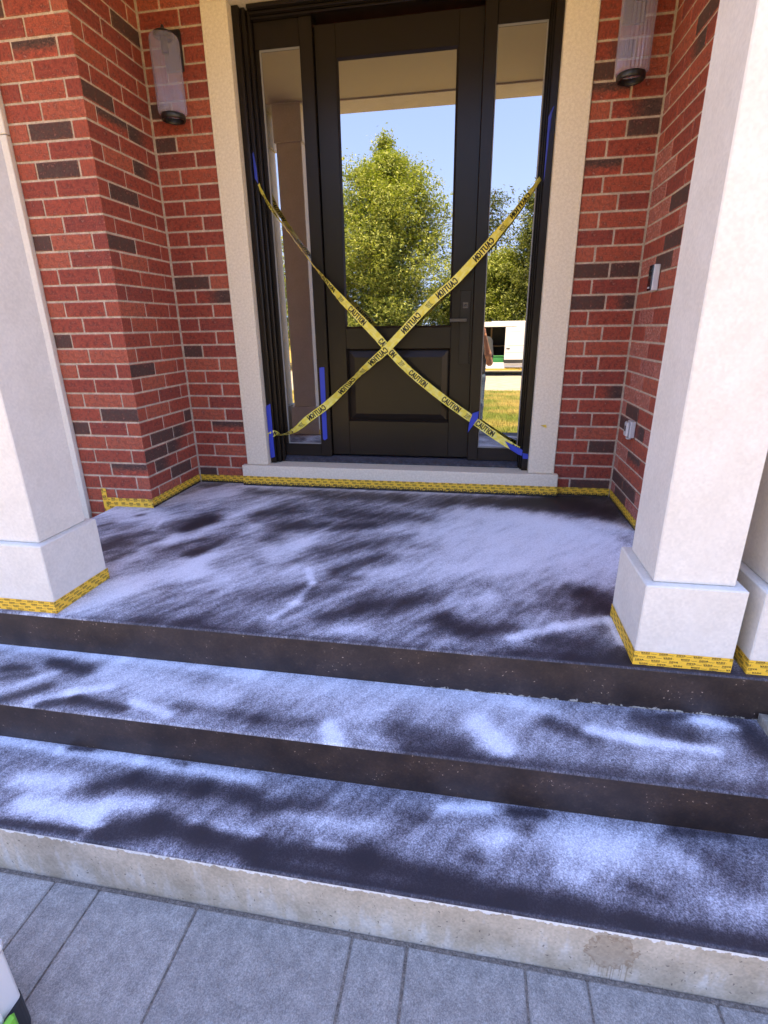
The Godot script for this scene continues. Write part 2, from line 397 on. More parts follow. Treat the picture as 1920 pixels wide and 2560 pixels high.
# the dark coat on a riser with chips of bare cement
func riser_picture(w: int, h: int, seed_: int, bare_foot: float) -> ImageTexture:
	var n1 := noise_bytes(w, h, 0.012, seed_, 4, FastNoiseLite.TYPE_SIMPLEX_SMOOTH, false)
	var n2 := noise_bytes(w, h, 0.3, seed_ + 1, 2, FastNoiseLite.TYPE_VALUE, false)
	var n3 := noise_bytes(w, h, 0.05, seed_ + 2, 3, FastNoiseLite.TYPE_SIMPLEX_SMOOTH, false)
	var n4 := noise_bytes(w, h, 0.13, seed_ + 3, 1, FastNoiseLite.TYPE_SIMPLEX, false)
	var out := PackedByteArray()
	out.resize(w * h * 3)
	for y in h:
		for x in w:
			var i := y * w + x
			var a := n1[i] / 255.0
			var s := n3[i] / 255.0
			var col := Color(0.165, 0.122, 0.10).lerp(Color(0.24, 0.185, 0.15), clampf(a * 1.4 - 0.2, 0, 1))
			if s > 0.72: col = col.lerp(Color(0.36, 0.31, 0.29), (s - 0.72) * 2.0)
			if n4[i] > 243 and a + s > 1.28: col = Color(0.78, 0.70, 0.60)
			if bare_foot > 0 and x > w * 0.62 and y > h - 3 - (s - 0.5) * 14 * bare_foot and n2[i] > 90: col = Color(0.66, 0.62, 0.55)
			var g := 0.82 + 0.36 * n2[i] / 255.0
			out[i * 3] = clampi(int(col.r * g * 255), 0, 255)
			out[i * 3 + 1] = clampi(int(col.g * g * 255), 0, 255)
			out[i * 3 + 2] = clampi(int(col.b * g * 255), 0, 255)
	return picture(w, h, out)

# bare cement riser: pits, pour marks, chalky lower half, a ragged chalk line at the top and a brown spill with drips
func cement_picture(w: int, h: int, spill_x: int) -> ImageTexture:
	var n1 := noise_bytes(w, h, 0.008, 71, 4, FastNoiseLite.TYPE_SIMPLEX_SMOOTH, false)
	var n2 := noise_bytes(w, h, 0.3, 72, 2, FastNoiseLite.TYPE_VALUE, false)
	var n3 := noise_bytes(w, h, 0.06, 73, 3, FastNoiseLite.TYPE_SIMPLEX_SMOOTH, false)
	var n4 := noise_bytes(w, h, 0.085, 74, 1, FastNoiseLite.TYPE_SIMPLEX, false)
	var n5 := noise_bytes(w, 8, 0.035, 75, 3, FastNoiseLite.TYPE_SIMPLEX_SMOOTH, false)
	var out := PackedByteArray()
	out.resize(w * h * 3)
	for y in h:
		for x in w:
			var i := y * w + x
			var a := n1[i] / 255.0
			var s := n3[i] / 255.0
			var col := Color(0.69, 0.625, 0.52).lerp(Color(0.80, 0.735, 0.63), clampf(a * 1.5 - 0.25, 0, 1))
			var chalk := clampf((float(y) / h - 0.45 + (n5[x] / 255.0 - 0.5) * 1.1 + (s - 0.5) * 0.5) * 3.0, 0, 1) * clampf(a * 2.2 - 0.6, 0, 1)
			col = col.lerp(Color(0.84, 0.81, 0.76), chalk * 0.65)
			if n4[i] > 243 and s > 0.5: col = col.lerp(Color(0.36, 0.32, 0.27), 0.75)
			if y < 4 + (s - 0.5) * 10: col = Color(0.90, 0.88, 0.84)
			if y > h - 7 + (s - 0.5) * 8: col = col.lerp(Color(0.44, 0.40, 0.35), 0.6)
			var dx := (x - spill_x) / 36.0
			var dy := (y - h * 0.36) / (h * 0.30)
			var r := sqrt(dx * dx + dy * dy) + (s - 0.5) * 0.7
			if y > 8 and r < 1.0: col = col.lerp(Color(0.58, 0.49, 0.38), 0.3 + 0.5 * smoothstep(0.8, 0.98, r))
			elif y > h * 0.5 and absf(dx) < 0.95 and n5[(x * 7) % w] > 150 and y < h * (0.62 + 0.4 * n5[(x * 3) % w] / 255.0): col = col.lerp(Color(0.55, 0.46, 0.36), 0.5)
			var g := 0.92 + 0.16 * n2[i] / 255.0
			out[i * 3] = clampi(int(col.r * g * 255), 0, 255)
			out[i * 3 + 1] = clampi(int(col.g * g * 255), 0, 255)
			out[i * 3 + 2] = clampi(int(col.b * g * 255), 0, 255)
	return picture(w, h, out)

func caution_picture() -> ImageTexture:
	var w := 1240
	var h := 113
	var im := Image.create(w, h, false, Image.FORMAT_RGB8)
	var n := noise_bytes(w, h, 0.012, 81, 4)
	for y in h:
		for x in w: im.set_pixel(x, y, Color(0.90, 0.83, 0.28).lerp(Color(0.92, 0.88, 0.50), clampf(n[y * w + x] / 127.0 - 0.6, 0, 1)))
	var ink := Color(0.06, 0.055, 0.04)
	for at in [60, 680]: write(im, "CAUTION", Vector2(at, 20), 73, 34, 15, ink)
	# a hatched maker's block between every other pair of words
	for k in 5: write_bar(im, Vector2(1098 + k * 14, 88 - (k % 2) * 8), Vector2(1078 + k * 14 + 30, 34 + (k % 3) * 6), 6, ink)
	write_bar(im, Vector2(1092, 28), Vector2(1170, 38), 6, ink)
	write_bar(im, Vector2(1080, 90), Vector2(1146, 94), 6, ink)
	return ImageTexture.create_from_image(im)

func write_bar(im: Image, a: Vector2, b: Vector2, thick: float, ink: Color) -> void:
	for y in range(int(minf(a.y, b.y) - thick), int(maxf(a.y, b.y) + thick)):
		for x in range(int(minf(a.x, b.x) - thick), int(maxf(a.x, b.x) + thick)):
			if x >= 0 and y >= 0 and x < im.get_width() and y < im.get_height() and near_line(Vector2(x, y), a, b) < thick / 2: im.set_pixel(x, y, ink)

# masking tape with its maker's print; smeared adds the coat brushed over the lower edge
func masking_picture(smeared: bool) -> ImageTexture:
	var w := 660
	var h := 220
	var im := Image.create(w, h, false, Image.FORMAT_RGB8)
	im.fill(Color(0.92, 0.73, 0.20))
	var ink := Color(0.16, 0.13, 0.07)
	for row in 4:
		for k in 3:
			var at := Vector2(k * 220 + row * 72 + 16, row * 56 + 10)
			if (row + k) % 2: write(im, "WASHI", at + Vector2(0, 2), 22, 17, 6, ink)
			else: write(im, "WASHI", at + Vector2(116, 24), 22, 17, 6, ink, true)
			write_bar(im, at + Vector2(2, 32), at + Vector2(112, 31), 3, ink)
			write_bar(im, at + Vector2(10, 39), at + Vector2(100, 39), 3, ink)
			for q in 9: write_bar(im, at + Vector2(122 + q * 9, 22 + (q * 7) % 11), at + Vector2(128 + q * 9, 16 + (q * 5) % 13), 4, ink)
	if smeared:
		var n := noise_bytes(w, h, 0.03, 91, 4)
		for y in h:
			for x in w:
				var v := (n[y * w + x] / 255.0 - 0.5) * 1.3
				if y > h * (0.76 + v * 0.5): im.set_pixel(x, y, Color(0.10, 0.085, 0.08))
	return ImageTexture.create_from_image(im)

func make_materials() -> void:
	var red := [Color(0.58, 0.262, 0.187), Color(0.535, 0.236, 0.172), Color(0.605, 0.29, 0.203), Color(0.512, 0.23, 0.178), Color(0.62, 0.315, 0.225), Color(0.555, 0.248, 0.178)]
	var dark := Color(0.285, 0.205, 0.175)
	M.brick = []
	var rough := noise_bytes(256, 256, 0.16, 5, 3)
	var rough_pic := grey_picture(256, 256, rough)
	for k in 12:
		var how := "chalk" if k >= 10 else "top" if k == 6 else "end" if k == 7 else "dark" if k >= 8 else "red"
		var m := mat(Color.WHITE, 0.9, brick_picture(100 + k * 10, red[k % 6], dark, how))
		M.brick.append(relief(m, rough_pic, 0.018))
	M.mortar = relief(mat(Color.WHITE, 0.95, mottled(256, 21, Color(0.68, 0.615, 0.53), Color(0.78, 0.71, 0.62), 0.02, 0.3, 0.13), 3.0), rough_pic, 0.12)
	M.house = mat(Color.WHITE, 0.95, mottled(128, 22, Color(0.52, 0.22, 0.17), Color(0.58, 0.27, 0.2), 0.05, 0.3, 0.12), 1.0)
	var grain := grey_picture(256, 256, noise_bytes(256, 256, 0.25, 31, 3))
	M.stone = relief(mat(Color.WHITE, 0.85, mottled(512, 32, Color(0.82, 0.765, 0.665), Color(0.87, 0.82, 0.725), 0.03, 0.3, 0.05, Color(0.70, 0.64, 0.55), 0.05), 3.2), grain, 0.03)
	M.stucco = relief(mat(Color.WHITE, 0.8, mottled(512, 33, Color(0.842, 0.812, 0.752), Color(0.866, 0.838, 0.78), 0.012, 0.28, 0.035), 0.9), grain, 0.035)
	M.white_trim = mat(Color(0.88, 0.86, 0.82), 0.6)
	M.soffit = mat(Color(0.74, 0.70, 0.62), 0.7)
	M.roof = mat(Color.WHITE, 0.95, mottled(128, 34, Color(0.20, 0.19, 0.19), Color(0.28, 0.27, 0.26), 0.05, 0.3, 0.2), 1.0)
	var paint := lin(0.014, 0.010, 0.007)
	M.door = relief(mat(paint, 0.26), grain, 0.01)
	M.door.metallic_specular = 0.33
	M.metal = mat(lin(0.012, 0.009, 0.0065), 0.3)
	M.metal.metallic_specular = 0.36
	M.lever = mat(lin(0.075, 0.065, 0.058), 0.3)
	M.lever.metallic = 0.5
	M.threshold = mat(Color.WHITE, 0.55, mottled(256, 35, Color(0.14, 0.14, 0.16), Color(0.27, 0.27, 0.31), 0.03, 0.3, 0.2), 4.0)
	# coated glazing: a sheet that mirrors the street; the dark hall behind it does not show
	M.glass = mat(lin(0.39, 0.385, 0.37), 0.0)
	M.glass.metallic = 1.0
	M.spacer = mat(lin(0.25, 0.24, 0.22), 0.4)
	M.lamp_glass = mat(Color(0.66, 0.64, 0.74, 0.30), 0.12)
	M.lamp_glass.transparency = BaseMaterial3D.TRANSPARENCY_ALPHA
	M.black = mat(lin(0.012, 0.011, 0.011), 0.35)
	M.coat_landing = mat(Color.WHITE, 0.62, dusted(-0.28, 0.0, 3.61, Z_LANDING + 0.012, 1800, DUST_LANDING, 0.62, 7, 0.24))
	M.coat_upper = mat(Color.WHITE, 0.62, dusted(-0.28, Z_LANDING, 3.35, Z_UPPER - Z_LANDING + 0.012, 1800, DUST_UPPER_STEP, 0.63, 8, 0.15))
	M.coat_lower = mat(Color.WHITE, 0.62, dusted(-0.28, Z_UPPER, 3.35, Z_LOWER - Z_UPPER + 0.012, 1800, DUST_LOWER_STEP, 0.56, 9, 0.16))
	M.riser_1 = mat(Color.WHITE, 0.45, riser_picture(2048, 96, 51, 1.0))
	M.riser_2 = mat(Color.WHITE, 0.45, riser_picture(2048, 96, 61, 0.0))
	M.cement = mat(Color.WHITE, 0.92, cement_picture(2048, 112, 1690))
	var paver_relief := grey_picture(256, 256, noise_bytes(256, 256, 0.2, 41, 2, FastNoiseLite.TYPE_VALUE))
	M.paver = []
	for k in 3:
		M.paver.append(relief(mat(Color.WHITE.darkened(k * 0.05), 0.9, mottled(512, 42 + k * 3, Color(0.585, 0.555, 0.515), Color(0.67, 0.637, 0.59), 0.012, 0.3, 0.22, Color(0.82, 0.81, 0.79), 0.12), 2.6), paver_relief, 0.12))
	M.sand = relief(mat(Color.WHITE, 0.97, mottled(256, 52, Color(0.40, 0.365, 0.325), Color(0.52, 0.475, 0.42), 0.05, 0.35, 0.3), 4.0), paver_relief, 0.2)
	M.rock = relief(mat(Color.WHITE, 0.95, mottled(256, 54, Color(0.50, 0.45, 0.38), Color(0.70, 0.66, 0.58), 0.03, 0.3, 0.15), 3.0), paver_relief, 0.4)
	M.caution = mat(Color.WHITE, 0.35, caution_picture())
	M.caution.backlight_enabled = true
	M.caution.backlight = Color(0.35, 0.33, 0.2)
	M.masking = mat(Color.WHITE, 0.6, masking_picture(false))
	M.masking_smeared = mat(Color.WHITE, 0.6, masking_picture(true))
	M.blue_tape = mat(lin(0.022, 0.042, 0.38), 0.55)
	M.hazard = mat(lin(0.75, 0.52, 0.05), 0.6)
	M.bell_front = mat(lin(0.012, 0.012, 0.013), 0.18)
	M.silver = mat(lin(0.60, 0.60, 0.61), 0.4)
	M.plastic = mat(lin(0.52, 0.51, 0.49), 0.5)
	M.tool_white = mat(lin(0.72, 0.69, 0.64), 0.5)
	M.tool_black = mat(lin(0.02, 0.02, 0.022), 0.5)
	M.tool_green = mat(lin(0.20, 0.55, 0.04), 0.4)
	M.lawn = mat(Color.WHITE, 0.95, mottled(512, 62, Color(0.56, 0.49, 0.20), Color(0.74, 0.62, 0.33), 0.012, 0.3, 0.25), 0.35)
	M.blade = mat(Color.WHITE, 0.8)
	M.blade.vertex_color_use_as_albedo = true
	M.blade.backlight_enabled = true
	M.blade.backlight = Color(0.5, 0.5, 0.5)
	M.road = mat(Color.WHITE, 0.9, mottled(512, 64, Color(0.60, 0.57, 0.53), Color(0.68, 0.65, 0.61), 0.01, 0.3, 0.1), 0.4)
	M.bark = mat(Color.WHITE, 0.95, mottled(128, 66, Color(0.26, 0.21, 0.17), Color(0.38, 0.32, 0.26), 0.06, 0.3, 0.2), 1.5)
	M.leaf = mat(Color.WHITE, 0.65)
	M.leaf.vertex_color_use_as_albedo = true
	M.leaf.backlight_enabled = true
	M.leaf.backlight = Color(0.75, 0.8, 0.35)
	M.van_white = mat(lin(0.78, 0.78, 0.78), 0.25)
	M.van_dark = mat(lin(0.03, 0.03, 0.032), 0.6)
	M.van_glass = mat(lin(0.02, 0.022, 0.024), 0.05)
	M.tyre = mat(lin(0.018, 0.018, 0.018), 0.8)
	M.rim = mat(lin(0.5, 0.5, 0.5), 0.35)
	M.rim.metallic = 0.8
	M.cargo_green = mat(lin(0.05, 0.28, 0.09), 0.6)
	M.cargo_wood = mat(lin(0.30, 0.20, 0.11), 0.8)
	M.lamp_lens = mat(lin(0.7, 0.7, 0.7), 0.1)
	M.skin = mat(lin(0.52, 0.27, 0.17), 0.5)
	M.shirt = mat(lin(0.035, 0.04, 0.05), 0.9)
	M.jeans = mat(Color.WHITE, 0.9, mottled(128, 68, Color(0.26, 0.33, 0.43), Color(0.42, 0.50, 0.60), 0.05, 0.3, 0.15), 6.0)
	M.shoe = mat(lin(0.06, 0.05, 0.045), 0.7)
	M.hair = mat(lin(0.04, 0.025, 0.015), 0.6)
	M.wire = mat(lin(0.02, 0.02, 0.02), 0.7)
	M.pole = mat(lin(0.20, 0.15, 0.11), 0.9)

# ---------- the house ----------
const DARK_FRONT := {"23:1": 8, "21:1": 9, "27:1": 6, "17:2": 8, "11:2": 9, "6:0": 8, "5:2": 8, "2:0": 6, "29:2": 8}
const DARK_LEFT_SIDE := {"30:2": 8, "25:0": 8, "24:1": 6, "24:2": 7, "22:2": 7, "20:1": 9, "17:0": 8, "9:0": 9, "5:2": 8, "4:1": 8, "4:2": 7, "3:0": 9, "3:1": 7, "2:1": 7, "1:1": 8}
const DARK_LEFT_STRIP := {"26:0": 8, "24:0": 9, "15:0": 8, "14:1": 7, "10:0": 9, "0:0": 8, "4:1": 6}
const DARK_RIGHT_STRIP := {"15:0": 8, "15:1": 9, "13:0": 8, "13:1": 7, "7:1": 7, "3:1": 8, "0:1": 8, "24:1": 7, "23:1": 9, "21:0": 6, "27:0": 7, "26:0": 8, "25:0": 6}
const DARK_RIGHT_SIDE := {"26:0": 8, "25:1": 7, "18:0": 8, "16:0": 9, "15:1": 8, "14:1": 7, "6:1": 8, "5:2": 9, "5:1": 7, "3:1": 6, "1:2": 8, "1:1": 9, "0:1": 8}
var brick_meshes := {}

func brick_kind(darks: Dictionary, j: int, idx: int) -> int:
	return darks.get("%d:%d" % [j, idx], [0, 1, 2, 3, 4, 5, 10, 11, 10][rng.randi_range(0, 8 if darks == DARK_RIGHT_SIDE else 5)])

# a loose brick; alike sizes share a few meshes
func lay_brick(parent: Node, lo: Vector3, hi: Vector3, kind: int, side_kind := -1) -> void:
	var size := hi - lo
	var turn := rng.randi_range(0, 3)
	var key := "%.3f %.3f %.3f %d %d" % [size.x, size.y, size.z, turn, int(side_kind >= 0)]
	if not brick_meshes.has(key):
		var st := tool()
		if side_kind < 0:
			bevel_into(st, -size / 2, size / 2, 0.0022, 0.0022)
			brick_meshes[key] = done(st)
		else:
			var st2 := tool()
			bevel_into(st, -size / 2, size / 2, 0.0022, 0.0022, st2)
			var am := done(st)
			st2.generate_normals()
			st2.index()
			brick_meshes[key] = st2.commit(am)
	var jit := Vector3(rng.randf_range(-0.001, 0.001), rng.randf_range(-0.001, 0.001), rng.randf_range(-0.001, 0.001))
	var o := part("brick", brick_meshes[key], M.brick[kind] if side_kind < 0 else null, parent, (lo + hi) / 2 + jit)
	if side_kind >= 0:
		o.set_surface_override_material(0, M.brick[kind])
		o.set_surface_override_material(1, M.brick[side_kind])

func course(j: int) -> Vector2:
	return Vector2(COURSE_0 + (j - 1) * COURSE + 0.005, COURSE_0 + j * COURSE - 0.005)

# a pier that stands forward beside the entrance; s = -1 left of it, 1 right of it
func pier(house: Node3D, s: int) -> void:
	var face := 0.0 if s < 0 else RIGHT_X
	var out := 0.9 if s > 0 else 0.478
	var lo := Vector3(face + 0.005 if s > 0 else face - out, -0.75, -0.2)
	var hi := Vector3(face + out if s > 0 else face - 0.005, 3.08, PIER_Z - 0.005)
	var wall := part("wall", plain_box(lo, hi), M.mortar, house)
	var stuff := tool()
	for j in range(-7, 34):
		var y := course(j)
		var stretch_side := (posmod(j, 2) == 1) == (s < 0)
		var wf := 0.09 if stretch_side else 0.257
		var ws := 0.257 if stretch_side else 0.09
		var darks: Dictionary = DARK_LEFT_SIDE if s < 0 else DARK_RIGHT_SIDE
		var cut := func(a: float, b: float) -> Array: return [minf(face + s * a, face + s * b), maxf(face + s * a, face + s * b)]
		var seen := j >= -1 and (j <= 30 if s < 0 else j <= 28)
		var x: Array = cut.call(0, wf)
		# the corner brick shows on both faces
		if seen: lay_brick(wall, Vector3(x[0], y.x, PIER_Z - ws), Vector3(x[1], y.y, PIER_Z), brick_kind(DARK_FRONT if s < 0 else {}, j, 0), brick_kind(darks, j, 0))
		else: box_into(stuff, Vector3(x[0], y.x, PIER_Z - ws), Vector3(x[1], y.y, PIER_Z))
		var spans := [[0.103, PIER_Z - ws - 0.01, 1], [0.006, 0.093, 2]] if stretch_side else [[0.27, PIER_Z - ws - 0.01, 1], [0.006, 0.26, 2]]
		for e in spans:
			x = cut.call(0, 0.05)
			if j >= 0 and (j <= 32 if s < 0 else j <= 30): lay_brick(wall, Vector3(x[0], y.x, e[0]), Vector3(x[1], y.y, e[1]), brick_kind(darks, j, e[2]))
			else: box_into(stuff, Vector3(x[0], y.x, e[0]), Vector3(x[1], y.y, e[1]))
		var at := wf + 0.01
		var idx := 1
		while at < out - 0.02:
			var end := minf(at + 0.257, out)
			x = cut.call(at, end)
			if seen and s < 0: lay_brick(wall, Vector3(x[0], y.x, PIER_Z - 0.05), Vector3(x[1], y.y, PIER_Z), brick_kind(DARK_FRONT, j, idx))
			else: box_into(stuff, Vector3(x[0], y.x, PIER_Z - 0.05), Vector3(x[1], y.y, PIER_Z))
			at = end + 0.01
			idx += 1
	var rest := part("bricks", done(stuff), M.brick[1], wall)
	rest.set_meta("kind", "stuff")

func strip(house: Node3D, x0: float, x1: float, odd: Array, even: Array, darks: Dictionary, top: int) -> void:
	var wall := part("wall", plain_box(Vector3(x0, -0.75, -0.25), Vector3(x1, 3.08, -0.005)), M.mortar, house)
	for j in range(0, 34):
		var y := course(j)
		var spans := odd if posmod(j, 2) else even
		for k in spans.size():
			if j <= top: lay_brick(wall, Vector3(spans[k][0], y.x, -0.05), Vector3(spans[k][1], y.y, 0), brick_kind(darks, j, k))

func bevel_frame(st: SurfaceTool, x0: float, x1: float, y0: float, y1: float, z_out: float, z_in: float, w: float) -> void:
	# a moulding round an opening that slopes from z_out at its rim to z_in, w wide towards the middle
	var a := [Vector3(x0, y0, z_out), Vector3(x1, y0, z_out), Vector3(x1, y1, z_out), Vector3(x0, y1, z_out)]
	var b := [Vector3(x0 + w, y0 + w, z_in), Vector3(x1 - w, y0 + w, z_in), Vector3(x1 - w, y1 - w, z_in), Vector3(x0 + w, y1 - w, z_in)]
	var back := Vector3((x0 + x1) / 2, (y0 + y1) / 2, -5)
	for i in 4: poly(st, [a[i], a[(i + 1) % 4], b[(i + 1) % 4], b[i]], back)

func column(house: Node3D, x0: float) -> void:
	var c := thing_part("column", house)
	var x1 := x0 + 0.308
	var z0 := 1.606
	var z1 := 1.933
	part("base", slab(Vector3(x0, 0.0005, z0), Vector3(x1, 0.304, z1), 0.004), M.stucco, c)
	part("shaft", slab(Vector3(x0 + 0.03, 0.3045, z0 + 0.03), Vector3(x1 - 0.03, 2.76, z1 - 0.03), 0.004), M.stucco, c)
	part("capital", slab(Vector3(x0 + 0.015, 2.7605, z0 + 0.015), Vector3(x1 - 0.015, 3.054, z1 - 0.015), 0.004), M.stucco, c)

func thing_part(called: String, parent: Node) -> Node3D:
	var o := Node3D.new()
	o.name = called
	parent.add_child(o, true)
	return o

func build_house() -> void:
	var house := thing("brick_house", "red brick house with a stone framed black entrance behind white porch columns", "house")
	pier(house, -1)
	pier(house, 1)
	strip(house, -0.004, 0.412, [[0.008, 0.262], [0.272, 0.405]], [[0.008, 0.145], [0.155, 0.405]], DARK_LEFT_STRIP, 33)
	strip(house, 2.62, RIGHT_X + 0.004, [[2.629, 2.825], [2.835, 2.996]], [[2.629, 2.732], [2.742, 2.996]], DARK_RIGHT_STRIP, 31)
	# the rest of the house, over and behind the porch
	part("wall", plain_box(Vector3(-6.5, -0.75, -8.0), Vector3(9.0, 6.1, -0.26)), M.house, house)
	part("wall", plain_box(Vector3(-6.5, 3.35, -0.26), Vector3(9.0, 6.1, PIER_Z - 0.01)), M.house, house)
	for e in [[-6.5, -1.2], [RIGHT_X + 0.9, 9.0]]: part("wall", plain_box(Vector3(e[0], -0.75, -0.26), Vector3(e[1], 3.35, PIER_Z - 0.01)), M.house, house)
	var to_x := func(p: Vector2, w: float) -> Vector3: return Vector3(w, p.y, p.x)
	part("roof", prism([Vector2(-8.6, 6.101), Vector2(1.0, 6.101), Vector2(1.0, 6.25), Vector2(-3.8, 9.6), Vector2(-8.6, 6.25)], -7.0, 9.5, to_x), M.roof, house)
	part("porch_roof", prism([Vector2(PIER_Z, 3.30), Vector2(2.05, 3.30), Vector2(2.05, 3.36), Vector2(PIER_Z, 3.75)], -0.6, 3.65, to_x), M.roof, house)
	part("soffit", plain_box(Vector3(-1.2, 3.068, -0.25), Vector3(RIGHT_X + 0.9, 3.1, 1.6215)), M.soffit, house)
	part("beam", slab(Vector3(-0.36, 3.055, 1.622), Vector3(3.40, 3.299, 1.93), 0.004), M.stucco, house)
	for e in [[-0.36, -0.30], [3.34, 3.40]]: part("beam", slab(Vector3(e[0], 3.056, PIER_Z + 0.001), Vector3(e[1], 3.298, 1.621), 0.004), M.stucco, house)
	# stone surround
	for e in [[0.41, 0.572, 0.4105], [2.455, 2.624, 2.6105]]:
		var p := part("pilaster", slab(Vector3(e[0], 0.156, -0.24), Vector3(e[1], 2.885, 0.012), 0.003), M.stone, house)
		part("bead", slab(Vector3(e[2], 0.157, 0.0125), Vector3(e[2] + 0.013, 2.884, 0.017), 0.002), M.stone, p)
	part("lintel", slab(Vector3(0.41, 2.886, -0.24), Vector3(2.624, 3.06, 0.012), 0.003), M.stone, house)
	part("sill", slab(Vector3(0.376, 0.0005, -0.24), Vector3(2.652, 0.155, 0.045), 0.005), M.stone, house)
	# white casing at the outer edge of the left pier, in two lengths
	for e in [[-0.75, 2.118], [2.122, 3.06]]: part("casing", slab(Vector3(-1.2, e[0], 0.3), Vector3(-0.480, e[1], 0.652), 0.003), M.stucco, house)
	for x in [-0.276, 0.082, 2.656, 3.013]: column(house, x)
	# door frame
	var frame := thing_part("door_frame", house)
	for e in [[0.573, 0.616, -0.045], [0.6165, 0.642, -0.075], [0.6425, 0.664, -0.103]]:
		part("jamb", slab(Vector3(e[0], 0.157, -0.24), Vector3(e[1], 2.884, e[2]), 0.003), M.door, frame)
	for e in [[2.412, 2.454, -0.045], [2.402, 2.4115, -0.075], [2.392, 2.4015, -0.103]]:
		part("jamb", slab(Vector3(e[0], 0.157, -0.24), Vector3(e[1], 2.884, e[2]), 0.003), M.door, frame)
	for e in [[2.862, 2.8835, -0.045], [2.848, 2.8615, -0.075], [2.836, 2.8475, -0.103]]:
		part("head", slab(Vector3(0.665, e[0], -0.24), Vector3(2.391, e[1], e[2]), 0.003), M.door, frame)
	for e in [[0.948, 1.029], [2.036, 2.107]]:
		part("mullion", slab(Vector3(e[0], 0.2, -0.239), Vector3(e[1], 2.8355, -0.13), 0.003), M.door, frame)
	part("threshold", prism([Vector2(-0.24, 0.156), Vector2(-0.11, 0.156), Vector2(-0.11, 0.170), Vector2(-0.15, 0.199), Vector2(-0.24, 0.199)], 0.665, 2.391, to_x), M.threshold, frame)
	# sidelights
	for e in [[0.665, 0.9475, 0.693, 0.9475], [2.1075, 2.391, 2.1075, 2.383]]:
		var light := thing_part("sidelight", house)
		part("bottom_rail", slab(Vector3(e[0], 0.2, -0.2), Vector3(e[1], 0.29, -0.136), 0.002), M.door, light)
		part("top_rail", slab(Vector3(e[0], 2.70, -0.2), Vector3(e[1], 2.8355, -0.136), 0.002), M.door, light)
		if e[2] > e[0]: part("stile", slab(Vector3(e[0], 0.2905, -0.2), Vector3(e[2], 2.6995, -0.136), 0.002), M.door, light)
		if e[3] < e[1]: part("stile", slab(Vector3(e[3], 0.2905, -0.2), Vector3(e[1], 2.6995, -0.136), 0.002), M.door, light)
		var st := tool()
		bevel_frame(st, e[2], e[3], 0.2905, 2.6995, -0.138, -0.152, 0.006)
		part("glazing_bead", done(st), M.spacer, light)
		part("glass_pane", plain_box(Vector3(e[2] + 0.001, 0.291, -0.165), Vector3(e[3] - 0.001, 2.699, -0.1545)), M.glass, light)
	# door
	var door := thing_part("front_door", house)
	var fz := -0.160
	for e in [[1.034, 1.162, 0.212, 2.802], [1.893, 2.0345, 0.212, 2.802]]: part("stile", slab(Vector3(e[0], e[2], -0.205), Vector3(e[1], e[3], fz), 0.002), M.door, door)
	for e in [[0.212, 0.463], [0.970, 1.108], [2.634, 2.802]]: part("rail", slab(Vector3(1.1625, e[0], -0.205), Vector3(1.8925, e[1], fz - 0.0006), 0.002), M.door, door)
	var st := tool()
	bevel_frame(st, 1.1625, 1.8925, 1.1085, 2.6335, fz - 0.002, fz - 0.012, 0.012)
	part("glazing_bead", done(st), M.door, door)
	part("glass_pane", plain_box(Vector3(1.163, 1.109, -0.186), Vector3(1.892, 2.633, -0.173)), M.glass, door)
	st = tool()
	bevel_frame(st, 1.1625, 1.8925, 0.4635, 0.9695, fz - 0.002, fz - 0.022, 0.012)
	part("panel_moulding", done(st), M.door, door)
	st = tool()
	bevel_frame(st, 1.1745, 1.8805, 0.4755, 0.9575, fz - 0.022, fz - 0.002, 0.044)
	poly(st, [Vector3(1.2185, 0.5195, fz - 0.002), Vector3(1.8365, 0.5195, fz - 0.002), Vector3(1.8365, 0.9135, fz - 0.002), Vector3(1.2185, 0.9135, fz - 0.002)], Vector3(1.5, 0.7, -5))
	part("raised_panel", done(st), M.door, door)
	var plate := part("handle_plate", slab(Vector3(1.950, 0.868, fz), Vector3(2.018, 1.333, fz + 0.007), 0.002), M.metal, door)
	st = tool()
	tube_into(st, [Vector3(1.985, 1.150, fz + 0.007), Vector3(1.985, 1.150, fz + 0.050)], [0.010, 0.010], 12)
	bevel_into(st, Vector3(1.885, 1.139, fz + 0.044), Vector3(1.998, 1.160, fz + 0.058), 0.002)
	part("lever", done(st), M.lever, plate)
	st = tool()
	bevel_into(st, Vector3(1.967, 1.222, fz + 0.0075), Vector3(2.003, 1.262, fz + 0.012), 0.002)
	tube_into(st, [Vector3(1.985, 1.242, fz + 0.012), Vector3(1.985, 1.242, fz + 0.017)], [0.009, 0.009], 14)
	part("lock_cylinder", done(st), M.lever, plate)

# ---------- landing and steps ----------
func tread_mesh(x0: float, x1: float, z0: float, z1: float, y: float) -> ArrayMesh:
	var st := tool()
	st.set_smooth_group(1)
	var r := 0.010
	var rows := [Vector2(z0, y), Vector2(z1 - r, y)]
	for k in range(1, 6): rows.append(Vector2(z1 - r + r * sin(k * PI / 12), y - r + r * cos(k * PI / 12)))
	for i in rows.size() - 1:
		var pts := [Vector3(x0, rows[i].y, rows[i].x), Vector3(x1, rows[i].y, rows[i].x), Vector3(x1, rows[i + 1].y, rows[i + 1].x), Vector3(x0, rows[i + 1].y, rows[i + 1].x)]
		poly(st, pts, Vector3((x0 + x1) / 2, y - 1, z0), pts.map(func(p): return Vector2((p.x - x0) / (x1 - x0), (p.z - z0) / (z1 + 0.012 - z0))))
	return done(st)

